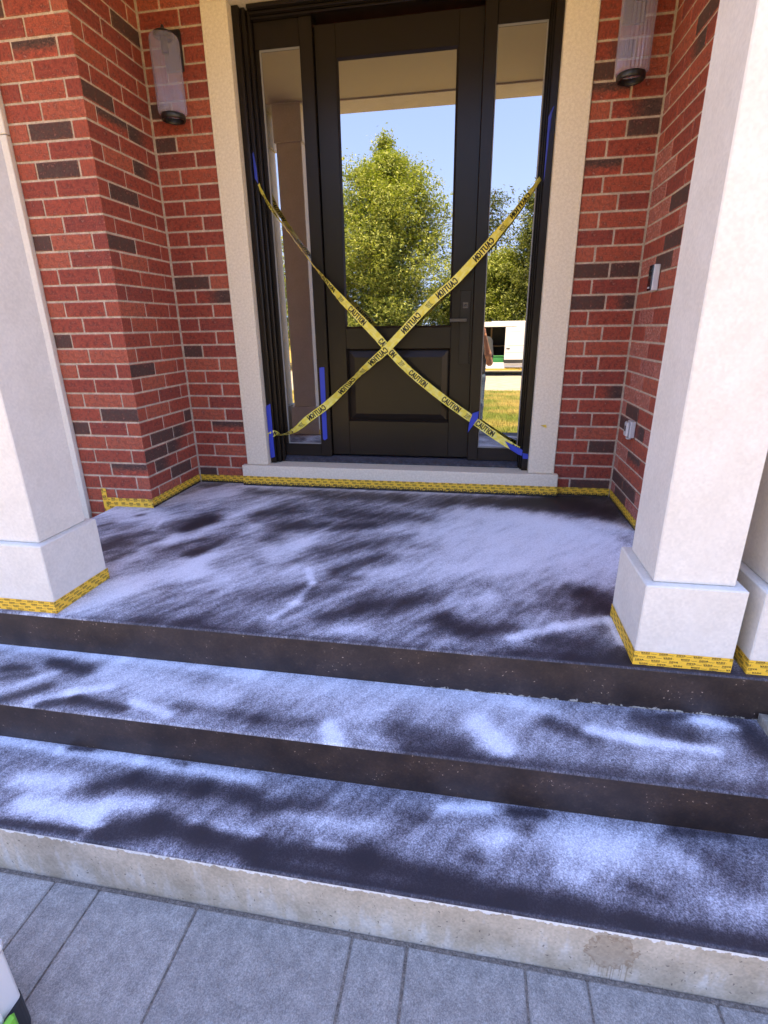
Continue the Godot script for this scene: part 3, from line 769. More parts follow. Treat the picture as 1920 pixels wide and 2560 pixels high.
func riser_mesh(x0: float, x1: float, z: float, y0: float, y1: float, back: float) -> ArrayMesh:
	var st := tool()
	var top := y1 - 0.0073
	var f := z - 0.0004
	poly(st, [Vector3(x0, y0, f), Vector3(x1, y0, f), Vector3(x1, top, f), Vector3(x0, top, f)], Vector3((x0 + x1) / 2, (y0 + y1) / 2, back), [Vector2(0, 1), Vector2(1, 1), Vector2(1, 0), Vector2(0, 0)])
	for x in [x0, x1]: poly(st, [Vector3(x, y0, back), Vector3(x, y0, f), Vector3(x, top, f), Vector3(x, y1 - 0.001, back)], Vector3((x0 + x1) / 2, y0, f))
	return done(st)

func build_steps() -> void:
	var steps := thing("front_steps", "wide dark coated concrete steps and landing scattered with white grit", "steps")
	var a := thing_part("landing", steps)
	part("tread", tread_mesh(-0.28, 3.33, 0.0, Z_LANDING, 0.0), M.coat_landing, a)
	part("riser", riser_mesh(-0.28, 3.33, Z_LANDING, STEP_1 + 0.0005, 0.0, 0.0), M.riser_1, a)
	var b := thing_part("step", steps)
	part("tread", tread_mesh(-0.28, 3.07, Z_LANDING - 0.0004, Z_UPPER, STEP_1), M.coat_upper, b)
	part("riser", riser_mesh(-0.28, 3.07, Z_UPPER, STEP_2 + 0.0005, STEP_1, Z_LANDING - 0.0004), M.riser_2, b)
	var c := thing_part("step", steps)
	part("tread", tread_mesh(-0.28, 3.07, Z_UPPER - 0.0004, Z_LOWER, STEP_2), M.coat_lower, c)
	part("riser", riser_mesh(-0.28, 3.07, Z_LOWER, GROUND - 0.03, STEP_2, Z_UPPER - 0.0004), M.cement, c).set_meta("label", "bare cement riser with a brown spill")
	# rough rubble at the right end of the steps
	var st := tool()
	st.set_smooth_group(1)
	var f := FastNoiseLite.new()
	f.seed = 3
	f.frequency = 9.0
	var lo := Vector3(3.062, -0.60, 1.956)
	var hi := Vector3(3.70, -0.128, 2.75)
	for ax in 3:
		for s in 2:
			var n := 10
			for i in n:
				for k in n:
					var pts := []
					for q in [[i, k], [i + 1, k], [i + 1, k + 1], [i, k + 1]]:
						var p := Vector3()
						p[ax] = hi[ax] if s else lo[ax]
						p[(ax + 1) % 3] = lerpf(lo[(ax + 1) % 3], hi[(ax + 1) % 3], q[0] / 10.0)
						p[(ax + 2) % 3] = lerpf(lo[(ax + 2) % 3], hi[(ax + 2) % 3], q[1] / 10.0)
						var c0 := (lo + hi) / 2
						var d := (p - c0)
						p -= d.normalized() * (0.003 + 0.035 * absf(f.get_noise_3dv(p * 1.7)))
						pts.append(p)
					poly(st, pts, (lo + hi) / 2)
	tag(part("stone_block", done(st), M.rock, self), "rough pale rubble block at the right end of the steps", "stone")

func build_ground() -> void:
	# joint sand under the pavers, then the pavers; the first row against the steps as the photograph shows it
	var st := tool()
	box_into(st, Vector3(-6, -0.62, Z_LOWER + 0.002), Vector3(9, GROUND - 0.0045, 4.42))
	var paving := part("paving", done(st), M.sand, self)
	tag(paving, "grey concrete pavers in front of the steps", "", "", "structure")
	var cuts := [-0.9, -0.58, -0.42, 0.05, 0.21, 0.53, 0.852, 1.006, 1.330, 1.803, 1.959, 2.277, 2.434, 2.746, 2.905, 3.22, 3.38, 3.85, 4.3]
	var rows := [Z_LOWER + 0.010, 2.966, 3.30, 3.63, 3.96, 4.30]
	for r in rows.size() - 1:
		var off: float = 0.0 if r == 0 else [0.0, 0.21, -0.11, 0.33, 0.08][r]
		for i in cuts.size() - 1:
			var m: Material = M.paver[rng.randi_range(0, 2)]
			var drop := rng.randf_range(-0.0012, 0.0012)
			part("paver", slab(Vector3(cuts[i] + off + 0.0025, GROUND - 0.06, rows[r] + 0.003), Vector3(cuts[i + 1] + off - 0.0025, GROUND + drop, rows[r + 1] - 0.003), 0.0035, 0.0025), m, paving)
	# lawn that falls to the road, road, and ground beyond
	var falls := [[4.42, GROUND - 0.004], [8.0, -0.66], [12.0, -0.90], [15.7, -1.14]]
	st = tool()
	st.set_smooth_group(1)
	for i in falls.size() - 1:
		for k in 12:
			var xa := -40.0 + k * 80.0 / 12
			var xb := -40.0 + (k + 1) * 80.0 / 12
			poly(st, [Vector3(xa, falls[i][1], falls[i][0]), Vector3(xb, falls[i][1], falls[i][0]), Vector3(xb, falls[i + 1][1], falls[i + 1][0]), Vector3(xa, falls[i + 1][1], falls[i + 1][0])], Vector3(0, -50, 10))
	for e in [[-40.0, -6.0], [9.0, 40.0]]: poly(st, [Vector3(e[0], GROUND - 0.004, -9), Vector3(e[1], GROUND - 0.004, -9), Vector3(e[1], GROUND - 0.004, 4.42), Vector3(e[0], GROUND - 0.004, 4.42)], Vector3(0, -50, 0))
	for e in [[-6.0, -0.281], [3.65, 9.0]]: poly(st, [Vector3(e[0], GROUND - 0.006, -0.25), Vector3(e[1], GROUND - 0.006, -0.25), Vector3(e[1], GROUND - 0.006, Z_LOWER + 0.002), Vector3(e[0], GROUND - 0.006, Z_LOWER + 0.002)], Vector3(0, -50, 0))
	tag(part("lawn", done(st), M.lawn, self), "", "", "", "structure")
	tag(part("road", plain_box(Vector3(-60, -1.4, 15.7), Vector3(60, -1.15, 25.6)), M.road, self), "", "", "", "structure")
	tag(part("ground", plain_box(Vector3(-400, -1.6, -400), Vector3(400, -1.42, 400)), M.lawn, self), "", "", "", "structure")
	tag(part("verge", plain_box(Vector3(-60, -1.41, 25.6), Vector3(60, -1.12, 60)), M.lawn, self), "", "", "", "structure")
	# grass
	var blade := tool()
	for k in 7:
		var a := k * 2.4
		var lean := Vector3(cos(a * 1.7), 0, sin(a * 1.7)) * 0.03
		var root := Vector3(cos(a), 0, sin(a)) * 0.022
		var side := Vector3(-sin(a), 0, cos(a)) * 0.004
		var hgt := 0.045 + 0.02 * sin(a * 3.0)
		for p in [root - side, root + side, root + lean + Vector3(0, hgt, 0)]: blade.add_vertex(p)
	var mm := MultiMesh.new()
	mm.transform_format = MultiMesh.TRANSFORM_3D
	mm.use_colors = true
	mm.mesh = done(blade)
	var n := 60000
	mm.instance_count = n
	var f := FastNoiseLite.new()
	f.seed = 12
	f.frequency = 0.6
	for i in n:
		var z := 4.45 + 11.2 * rng.randf()
		var x := 2.0 + rng.randf_range(-1.0, 1.0) * (1.0 + 0.35 * (z - 4)) if i < n * 0.7 else rng.randf_range(-8, 10)
		var y := 0.0
		for q in falls.size() - 1:
			if z <= falls[q + 1][0] or q == falls.size() - 2:
				y = lerpf(falls[q][1], falls[q + 1][1], (z - falls[q][0]) / (falls[q + 1][0] - falls[q][0]))
				break
		var t := clampf(f.get_noise_2d(x, z) * 1.3 + 0.5 + rng.randf_range(-0.3, 0.3), 0, 1)
		mm.set_instance_transform(i, Transform3D(Basis(Vector3.UP, rng.randf() * TAU).scaled(Vector3.ONE * rng.randf_range(0.8, 1.6)), Vector3(x, y, z)))
		mm.set_instance_color(i, Color(0.20, 0.28, 0.05).lerp(Color(0.54, 0.45, 0.16), t))
	var g := MultiMeshInstance3D.new()
	g.multimesh = mm
	g.material_override = M.blade
	g.name = "grass"
	add_child(g)
	tag(g, "sunlit half dry grass of the front lawn", "grass", "", "stuff")

# ---------- things on the porch ----------
func sconce(x: float, label: String) -> void:
	var t := thing("wall_sconce", label, "wall lamp", Vector3(x, 2.30, 0.0), "porch sconces")
	part("back_plate", slab(Vector3(-0.055, 0.275, 0.0015), Vector3(0.055, 0.475, 0.022), 0.003), M.black, t)
	var st := tool()
	bevel_into(st, Vector3(-0.012, 0.405, 0.022), Vector3(0.012, 0.43, 0.106), 0.002)
	part("arm", done(st), M.black, t)
	var c := Vector3(0, 0, 0.108)
	st = tool()
	lathe_into(st, [[0.0, 0.428], [0.046, 0.428], [0.055, 0.422], [0.055, 0.405], [0.0, 0.404]], c, 28)
	lathe_into(st, [[0.0, 0.462], [0.008, 0.460], [0.010, 0.446], [0.006, 0.436], [0.012, 0.428]], c, 14)
	part("cap", done(st), M.black, t)
	st = tool()
	lathe_into(st, [[0.050, 0.412], [0.066, 0.410], [0.076, 0.402], [0.080, 0.388], [0.080, 0.045], [0.077, 0.034], [0.069, 0.028]], c, 192, 26, 0.0035)
	part("glass_shade", done(st), M.lamp_glass, t)
	part("ring", lathe([[0.060, 0.030], [0.069, 0.030], [0.071, 0.024], [0.071, 0.004], [0.068, 0.0], [0.060, 0.0], [0.058, 0.004], [0.058, 0.026], [0.060, 0.030]], 32, c), M.black, t)
	st = tool()
	lathe_into(st, [[0.0, 0.404], [0.020, 0.404], [0.020, 0.33], [0.0, 0.329]], c, 16)
	part("socket", done(st), M.black, t)

func strip_tape(called: String, path: Array, y0: float, y1: float, m: Material, label: String, group: String, ragged := 0.0) -> Node3D:
	# tape pressed on upright faces: path in plan as (x, z) points
	var st := tool()
	var u := rng.randf()
	for i in path.size() - 1:
		var a: Vector2 = path[i]
		var b: Vector2 = path[i + 1]
		var n := maxi(1, int(a.distance_to(b) / 0.03))
		var out := Vector3((b - a).y, 0, -(b - a).x).normalized()
		for k in n:
			var p := a.lerp(b, float(k) / n)
			var q := a.lerp(b, float(k + 1) / n)
			var du := p.distance_to(q) / 0.165
			var d0 := ragged * absf(sin((u + 0.3) * 37.0)) * 0.6 + ragged * absf(sin(u * 91.0)) * 0.4
			var d1 := ragged * absf(sin((u + du + 0.3) * 37.0)) * 0.6 + ragged * absf(sin((u + du) * 91.0)) * 0.4
			poly(st, [Vector3(p.x, y0, p.y), Vector3(q.x, y0, q.y), Vector3(q.x, y1 - d1, q.y), Vector3(p.x, y1 - d0, p.y)], Vector3(p.x, 0, p.y) - out, [Vector2(u, 1), Vector2(u + du, 1), Vector2(u + du, 0.0 + d1 * 18), Vector2(u, 0.0 + d0 * 18)])
			u += du
	var o := part(called, done(st), m, self)
	tag(o, label, "masking tape", group)
	return o

func build_masking() -> void:
	var g := "printed yellow masking tape along the porch edges"
	var e := 0.0016
	strip_tape("masking_tape", [Vector2(0.01, e), Vector2(0.375, e)], 0.002, 0.062, M.masking_smeared, "yellow printed tape under the brick strip left of the door", g, 0.003)
	strip_tape("masking_tape", [Vector2(0.377, 0.045 + e), Vector2(2.652, 0.045 + e)], 0.002, 0.076, M.masking_smeared, "long yellow printed tape along the stone door sill", g, 0.003)
	strip_tape("masking_tape", [Vector2(2.654, e), Vector2(2.998, e)], 0.002, 0.062, M.masking_smeared, "yellow printed tape under the brick strip right of the door", g, 0.003)
	strip_tape("masking_tape", [Vector2(RIGHT_X - e, 0.004), Vector2(RIGHT_X - e, PIER_Z)], 0.002, 0.062, M.masking_smeared, "yellow printed tape receding along the right brick side wall", g, 0.003)
	strip_tape("masking_tape", [Vector2(e, PIER_Z), Vector2(e, 0.004)], 0.002, 0.066, M.masking_smeared, "yellow printed tape receding along the left brick side wall", g, 0.003)
	strip_tape("masking_tape", [Vector2(-0.362, PIER_Z + e), Vector2(0.0, PIER_Z + e)], -0.05, 0.063, M.masking, "yellow printed tape across the foot of the left brick pier", g, 0.004)
	strip_tape("masking_tape", [Vector2(-0.366, PIER_Z + e * 2), Vector2(-0.330, PIER_Z + e * 2)], -0.05, 0.126, M.masking, "short upright end of yellow tape on the left brick pier", g, 0.003)
	strip_tape("masking_tape", [Vector2(0.075, 1.933 + e), Vector2(0.39 + e, 1.933 + e), Vector2(0.39 + e, 1.60)], 0.001, 0.056, M.masking, "yellow printed tape round the base of the left column", g, 0.001)
	strip_tape("masking_tape", [Vector2(2.656 - e, 1.605), Vector2(2.656 - e, 1.933 + e), Vector2(2.964, 1.933 + e)], 0.001, 0.056, M.masking, "yellow printed tape round the base of the nearer right column", g, 0.001)
	strip_tape("masking_tape", [Vector2(3.013 - e, 1.605), Vector2(3.013 - e, 1.933 + e), Vector2(3.321, 1.933 + e)], 0.001, 0.056, M.masking, "yellow printed tape round the base of the column cut by the right edge", g, 0.001)

# a ribbon through control points [x, y, z, turn of the band about its run in degrees, width]
func ribbon(ctrl: Array, backwards: bool, shift: float) -> ArrayMesh:
	var st := tool()
	st.set_smooth_group(1)
	var pts := []
	for i in ctrl.size() - 1:
		var p: Array = [ctrl[maxi(i - 1, 0)], ctrl[i], ctrl[i + 1], ctrl[mini(i + 2, ctrl.size() - 1)]]
		var n := 14
		for k in n + (1 if i == ctrl.size() - 2 else 0):
			var t := float(k) / n
			var row := []
			for c in 5: row.append(cubic_interpolate(p[1][c], p[2][c], p[0][c], p[3][c], t) if c < 3 else lerpf(p[1][c], p[2][c], smoothstep(0, 1, t)))
			pts.append(row)
	var u := shift
	var rows := []
	var f := FastNoiseLite.new()
	f.frequency = 6.0
	f.seed = 5 if backwards else 6
	for i in pts.size():
		var here := Vector3(pts[i][0], pts[i][1], pts[i][2])
		var nxt: Array = pts[mini(i + 1, pts.size() - 1)]
		var prv: Array = pts[maxi(i - 1, 0)]
		var dir := (Vector3(nxt[0], nxt[1], nxt[2]) - Vector3(prv[0], prv[1], prv[2])).normalized()
		if i: u += (here - Vector3(prv[0], prv[1], prv[2])).length() / (0.62 if backwards else 0.585)
		var flat := Vector3(-dir.y, dir.x, 0).normalized()
		var across := flat.rotated(dir, deg_to_rad(pts[i][3]))
		var normal := across.cross(dir)
		var line := []
		for k in 5:
			var s := k / 4.0 - 0.5
			line.append(here + across * pts[i][4] * s + normal * (f.get_noise_2d(u * 3.0, s * 0.5) * 0.005 + f.get_noise_2d(u * 1.0 + 9, s * 1.6) * 0.004))
		rows.append([line, u])
	for i in rows.size() - 1:
		for k in 4:
			var q := []
			for e in [[i, k], [i + 1, k], [i + 1, k + 1], [i, k + 1]]: q.append([rows[e[0]][0][e[1]], Vector2(-rows[e[0]][1] if backwards else rows[e[0]][1], 1.0 - e[1] / 4.0)])
			for j in [0, 2, 1, 0, 3, 2]:
				st.set_uv(q[j][1])
				st.add_vertex(q[j][0])
	return done(st)

func sticker(pts: Array, m: Material, label: String, category: String, group := "") -> void:
	# a piece of tape lying on a face: outline with its own thickness
	var st := tool()
	var n: Vector3 = (pts[2] - pts[0]).cross(pts[1] - pts[0]).normalized()
	if n.z < 0: n = -n
	var mid := Vector3.ZERO
	for p in pts: mid += p / pts.size()
	poly(st, pts.map(func(p): return p + n * 0.0005), mid - n)
	for i in pts.size(): poly(st, [pts[i], pts[(i + 1) % pts.size()], pts[(i + 1) % pts.size()] + n * 0.0005, pts[i] + n * 0.0005], mid)
	tag(part("painter_tape" if category == "painter tape" else "tape_scrap", done(st), m, self), label, category, group)

func build_tapes() -> void:
	var a := part("caution_tape", ribbon([[0.565, 0.352, -0.036, 20, 0.042], [0.62, 0.385, -0.035, 5, 0.0434], [0.672, 0.37, -0.06, 66, 0.0315], [0.76, 0.4, -0.08, 48, 0.0504], [0.87, 0.485, -0.1, 10, 0.0532], [1, 0.575, -0.108, 0, 0.0532], [1.12, 0.675, -0.1, 32, 0.0532], [1.24, 0.783, -0.08, 58, 0.0518], [1.36, 0.885, -0.06, 30, 0.0525], [1.477, 0.982, -0.052, 5, 0.0532], [1.755, 1.254, -0.058, 8, 0.0532], [1.92, 1.39, -0.065, 6, 0.0532], [2.115, 1.59, -0.07, 22, 0.0504], [2.27, 1.765, -0.078, 46, 0.0462], [2.38, 1.905, -0.086, 62, 0.0406], [2.398, 1.93, -0.088, 62, 0.0385]], true, 0.62), M.caution, self)
	tag(a, "yellow caution tape from lower left to upper right, lettering reversed, lying over the other", "caution tape", "caution tapes crossing the door")
	var b := part("caution_tape", ribbon([[0.644, 1.985, -0.07, 50, 0.042], [0.702, 1.868, -0.078, 58, 0.0462], [0.816, 1.712, -0.085, 76, 0.049], [0.965, 1.519, -0.085, 74, 0.0504], [1.08, 1.385, -0.08, 50, 0.0518], [1.178, 1.277, -0.074, 24, 0.0532], [1.372, 1.085, -0.066, 4, 0.0532], [1.477, 0.972, -0.068, 0, 0.0532], [1.637, 0.813, -0.078, 12, 0.0532], [1.866, 0.632, -0.1, 0, 0.0532], [2.055, 0.5, -0.118, 0, 0.0532], [2.192, 0.408, -0.105, 0, 0.0532], [2.31, 0.335, -0.085, 0, 0.0504], [2.388, 0.3, -0.062, 10, 0.0434]], false, 0.433), M.caution, self)
	tag(b, "yellow caution tape from upper left to lower right, lettering readable, lying under the other", "caution tape", "caution tapes crossing the door")
	var g := "blue painter tape holding the caution tape"
	var v := func(q: Array, z: float) -> Array: return q.map(func(p): return Vector3(p[0], p[1], z))
	sticker(v.call([[0.966, 0.845], [0.986, 0.849], [1.003, 0.849], [0.999, 0.336], [0.979, 0.322], [0.966, 0.329]], -0.1275), M.blue_tape, "long upright strip of blue tape on the mullion left of the door", "painter tape", g)
	sticker(v.call([[0.577, 0.582], [0.612, 0.602], [0.613, 0.208], [0.578, 0.196]], -0.0315), M.blue_tape, "upright strip of blue tape at the lower left door jamb", "painter tape", g)
	sticker(v.call([[2.062, 0.540], [2.104, 0.555], [2.100, 0.505], [2.034, 0.405], [2.040, 0.470]], -0.1055), M.blue_tape, "slanted piece of blue tape on the mullion right of the door", "painter tape", g)
	sticker([Vector3(2.29, 0.358, -0.074), Vector3(2.33, 0.335, -0.064), Vector3(2.395, 0.312, -0.043), Vector3(2.412, 0.303, -0.0435), Vector3(2.41, 0.262, -0.0435), Vector3(2.385, 0.270, -0.046), Vector3(2.33, 0.300, -0.066)], M.blue_tape, "crumpled blue tape over the caution tape end, lower right jamb", "painter tape", g)
	sticker(v.call([[2.413, 0.281], [2.453, 0.274], [2.453, 0.240], [2.418, 0.242]], -0.0445), M.blue_tape, "small square of blue tape on the lower right jamb", "painter tape", g)
	sticker(v.call([[0.620, 2.155], [0.628, 2.165], [0.639, 2.08], [0.641, 1.99], [0.622, 2.02]], -0.0745), M.blue_tape, "narrow blue tape at the upper end of the left jamb", "painter tape", g)
	sticker(v.call([[2.432, 2.262], [2.440, 2.270], [2.425, 2.215], [2.418, 2.0], [2.416, 1.93], [2.4125, 1.90], [2.4125, 2.22]], -0.0445), M.blue_tape, "narrow blue tape high on the right jamb", "painter tape", g)
	sticker(v.call([[2.510, 0.484], [2.545, 0.490], [2.552, 0.470], [2.540, 0.470], [2.532, 0.482]], 0.0125), M.hazard, "tiny torn scrap of yellow tape on the right stone pilaster", "tape scrap")

func build_fittings() -> void:
	sconce(0.212, "ribbed glass wall lamp left of the door, whole lamp in view")
	sconce(2.797, "ribbed glass wall lamp right of the door, top cut off by the frame")
	var b := thing("doorbell", "slim black and silver video doorbell on the right brick wall", "doorbell", Vector3(2.985, 1.34, 0.35))
	part("housing", slab(Vector3(-0.014, -0.064, -0.032), Vector3(0.017, 0.064, 0.036), 0.004), M.silver, b)
	part("face", slab(Vector3(-0.020, -0.063, -0.031), Vector3(-0.0145, 0.063, 0.030), 0.003), M.bell_front, b)
	var st := tool()
	tube_into(st, [Vector3(-0.0203, 0.032, 0), Vector3(-0.027, 0.032, 0)], [0.017, 0.013], 18)
	part("lens", done(st), M.black, b)
	part("badge", slab(Vector3(-0.0212, -0.052, -0.018), Vector3(-0.0203, -0.044, 0.014), 0.0002), M.silver, b)
	var o := thing("outlet_box", "small grey weatherproof outlet box low on the right brick wall", "outlet", Vector3(2.985, 0.527, 0.33))
	part("housing", slab(Vector3(-0.012, -0.048, -0.036), Vector3(0.018, 0.048, 0.036), 0.004), M.plastic, o)
	part("lid", slab(Vector3(-0.030, -0.042, -0.030), Vector3(-0.0125, 0.042, 0.030), 0.006), M.plastic, o)
	part("window", slab(Vector3(-0.0315, -0.012, -0.014), Vector3(-0.0305, 0.020, 0.012), 0.0003), M.metal, o)
	part("conduit_hub", slab(Vector3(-0.018, -0.060, -0.014), Vector3(0.008, -0.0485, 0.014), 0.004), M.plastic, o)
	# the corner of a tool case at the lower left
	var t := thing("tool_case", "white and black plastic tool case with green latch at the lower left edge", "tool case", Vector3(0.90, GROUND, 3.12))
	var round_box := func(x1: float, z0: float, z1: float, r: float) -> Array:
		var q := []
		for k in 7: q.append(Vector2(x1 - r + r * sin(k * PI / 12), z0 + r - r * cos(k * PI / 12)))
		for k in 7: q.append(Vector2(x1 - r + r * cos(k * PI / 12), z1 - r + r * sin(k * PI / 12)))
		return q + [Vector2(-0.19, z1), Vector2(-0.19, z0)]
	var up := func(p: Vector2, w: float) -> Vector3: return Vector3(p.x, w, p.y)
	part("base", prism(round_box.call(0.165, -0.188, 0.24, 0.035), 0.0, 0.100, up), M.tool_black, t)
	var body := part("body", prism(round_box.call(0.156, -0.18, 0.24, 0.012), 0.101, 0.266, up), M.tool_white, t)
	part("rib", slab(Vector3(0.1565, 0.105, -0.125), Vector3(0.1625, 0.250, -0.117), 0.002), M.tool_white, body)
	part("lid", slab(Vector3(-0.195, 0.267, -0.186), Vector3(0.160, 0.300, 0.245), 0.012), M.tool_white, t)
	part("latch", slab(Vector3(0.1655, 0.030, -0.140), Vector3(0.182, 0.118, 0.02), 0.008), M.tool_green, t)

# ---------- across the street ----------
func wheel(van: Node3D, x: float, z: float) -> void:
	var w := thing_part("wheel", van)
	var st := tool()
	var rot := func(prof: Array, zc: float) -> ArrayMesh:
		var s := tool()
		lathe_into(s, prof, Vector3.ZERO, 24)
		return done(s)
	var ty := part("tyre", rot.call([[0.20, -0.11], [0.32, -0.11], [0.345, -0.08], [0.345, 0.08], [0.32, 0.11], [0.20, 0.11]], z), M.tyre, w, Vector3(x, 0.345, z))
	ty.rotation.x = PI / 2
	var ri := part("rim", rot.call([[0.0, -0.08], [0.05, -0.09], [0.19, -0.06], [0.205, -0.09], [0.205, 0.09], [0.19, 0.06], [0.0, 0.08]], z), M.rim, w, Vector3(x, 0.345, z))
	ri.rotation.x = PI / 2

func build_van() -> void:
	# local x runs from the nose (0) to the tail; the near side faces the house at local z = 0
	var van := thing("cargo_van", "white cargo van with open side door parked across the road", "van", Vector3(0.40, -1.15, 22.2))
	var flat := func(p: Vector2, w: float) -> Vector3: return Vector3(p.x, p.y, w)
	var side := [Vector2(0.02, 0.40), Vector2(0.0, 0.75), Vector2(0.10, 1.05), Vector2(0.95, 1.28), Vector2(1.55, 2.02), Vector2(1.85, 2.32), Vector2(2.3, 2.47), Vector2(5.85, 2.47), Vector2(5.95, 2.35), Vector2(6.0, 0.45), Vector2(5.9, 0.38)]
	var lower := func(a: float, b: float, y0: float, y1: float) -> ArrayMesh: return slab(Vector3(a, y0, 0.0), Vector3(b, y1, 0.05), 0.008)
	# near side in panels round the open door
	var near_front := [Vector2(0.02, 0.40), Vector2(0.0, 0.75), Vector2(0.10, 1.05), Vector2(0.95, 1.28), Vector2(1.55, 2.02), Vector2(1.85, 2.32), Vector2(1.85, 0.40)]
	part("front_panel", prism(near_front, 0.0, 0.05, flat), M.van_white, van)
	var fd := part("door", slab(Vector3(1.0, 0.42, -0.012), Vector3(1.80, 1.34, -0.001), 0.005), M.van_white, van)
	part("window", prism([Vector2(1.05, 1.36), Vector2(1.58, 1.98), Vector2(1.78, 1.98), Vector2(1.78, 1.36)], -0.01, -0.001, flat), M.van_glass, fd)
	part("handle", slab(Vector3(1.6, 1.16, -0.04), Vector3(1.76, 1.2, -0.013), 0.008), M.van_dark, fd)
	part("roof_side", lower.call(1.852, 5.9, 2.22, 2.44), M.van_white, van)
	part("sill_panel", lower.call(1.852, 5.98, 0.40, 0.62), M.van_white, van)
	part("rear_panel", lower.call(3.39, 5.95, 0.622, 2.218), M.van_white, van)
	var sd := part("sliding_door", slab(Vector3(2.90, 0.56, -0.09), Vector3(4.20, 2.20, -0.045), 0.012), M.van_white, van)
	part("handle", slab(Vector3(2.98, 1.24, -0.115), Vector3(3.14, 1.28, -0.091), 0.008), M.van_dark, sd)
	part("moulding", slab(Vector3(2.93, 1.10, -0.100), Vector3(4.17, 1.125, -0.0905), 0.004), M.van_white, sd)
	part("rub_strip", slab(Vector3(2.90, 0.60, -0.106), Vector3(4.20, 0.76, -0.0905), 0.006), M.van_dark, sd)
	part("window_panel", slab(Vector3(3.04, 1.40, -0.098), Vector3(4.08, 2.02, -0.0905), 0.012), M.van_white, sd)
	part("slide_rail", slab(Vector3(3.41, 1.28, -0.02), Vector3(5.6, 1.33, -0.001), 0.004), M.van_dark, van)
	# far side, roof, ends, floor
	part("far_side", prism(side, 1.95, 2.0, flat), M.van_white, van)
	for e in [[Vector2(0.10, 1.05), Vector2(0.95, 1.28), "bonnet", "van_white"], [Vector2(0.95, 1.28), Vector2(1.85, 2.32), "windscreen", "van_glass"], [Vector2(1.85, 2.32), Vector2(2.3, 2.47), "roof", "van_white"], [Vector2(2.3, 2.47), Vector2(5.85, 2.47), "roof", "van_white"], [Vector2(6.0, 0.45), Vector2(5.95, 2.35), "tail", "van_white"], [Vector2(0.0, 0.40), Vector2(0.10, 1.05), "nose", "van_white"]]:
		var n: Vector2 = (e[1] - e[0]).orthogonal().normalized() * 0.03
		part(e[2], prism([e[0], e[1], e[1] + n, e[0] + n], 0.051, 1.949, flat), M[e[3]], van)
	part("floor", plain_box(Vector3(0.3, 0.42, 0.06), Vector3(5.9, 0.55, 1.94)), M.van_dark, van)
	part("bulkhead", plain_box(Vector3(1.86, 0.56, 0.06), Vector3(1.90, 2.3, 1.94)), M.van_dark, van)
	part("lining", plain_box(Vector3(1.95, 0.56, 1.85), Vector3(5.9, 2.3, 1.93)), M.van_dark, van)
	part("shelf", plain_box(Vector3(2.4, 1.3, 1.3), Vector3(5.5, 1.34, 1.84)), M.cargo_wood, van)
	part("shelf_post", plain_box(Vector3(2.25, 0.56, 1.2), Vector3(2.33, 2.2, 1.28)), M.cargo_wood, van)
	part("bumper", slab(Vector3(-0.08, 0.32, -0.02), Vector3(0.25, 0.62, 2.02), 0.04), M.van_dark, van)
	part("headlight", slab(Vector3(0.0, 0.78, 0.1), Vector3(0.12, 0.98, 0.45), 0.02), M.lamp_lens, van)
	part("headlight", slab(Vector3(0.0, 0.78, 1.55), Vector3(0.12, 0.98, 1.9), 0.02), M.lamp_lens, van)
	part("mirror", slab(Vector3(1.0, 1.35, -0.24), Vector3(1.12, 1.72, -0.06), 0.03), M.van_dark, van)
	part("step_board", slab(Vector3(1.9, 0.34, -0.10), Vector3(2.95, 0.40, 0.04), 0.01), M.silver, van)
	for x in [0.95, 4.95]:
		for z in [0.13, 1.87]: wheel(van, x, z)
	var crate := thing("crate", "green crate inside the open van door", "crate", Vector3(3.05, -0.599, 22.75))
	part("body", slab(Vector3(-0.25, 0.0, -0.2), Vector3(0.25, 0.32, 0.2), 0.02), M.cargo_green, crate)
	part("lid", slab(Vector3(-0.27, 0.321, -0.22), Vector3(0.27, 0.36, 0.22), 0.01), M.cargo_green, crate)

func clump(seed_: int, leaf: float, spread: float, count: int, deep: Color, fresh: Color) -> ArrayMesh:
	var r := RandomNumberGenerator.new()
	r.seed = seed_
	var st := tool()
	for k in count:
		var p := Vector3(r.randfn(), r.randfn() * 0.7, r.randfn()) * spread
		var b := Basis.from_euler(Vector3(r.randf_range(-0.9, 0.9), r.randf() * TAU, r.randf_range(-0.9, 0.9)))
		var l := leaf * r.randf_range(0.7, 1.3)
		st.set_color(deep.lerp(fresh, r.randf()))
		for q in [Vector3(0, 0, -1), Vector3(0.42, 0.05, 0), Vector3(0, 0, 1), Vector3(0, 0, -1), Vector3(0, 0, 1), Vector3(-0.42, 0.05, 0)]: st.add_vertex(p + b * (q * l))
	return done(st)

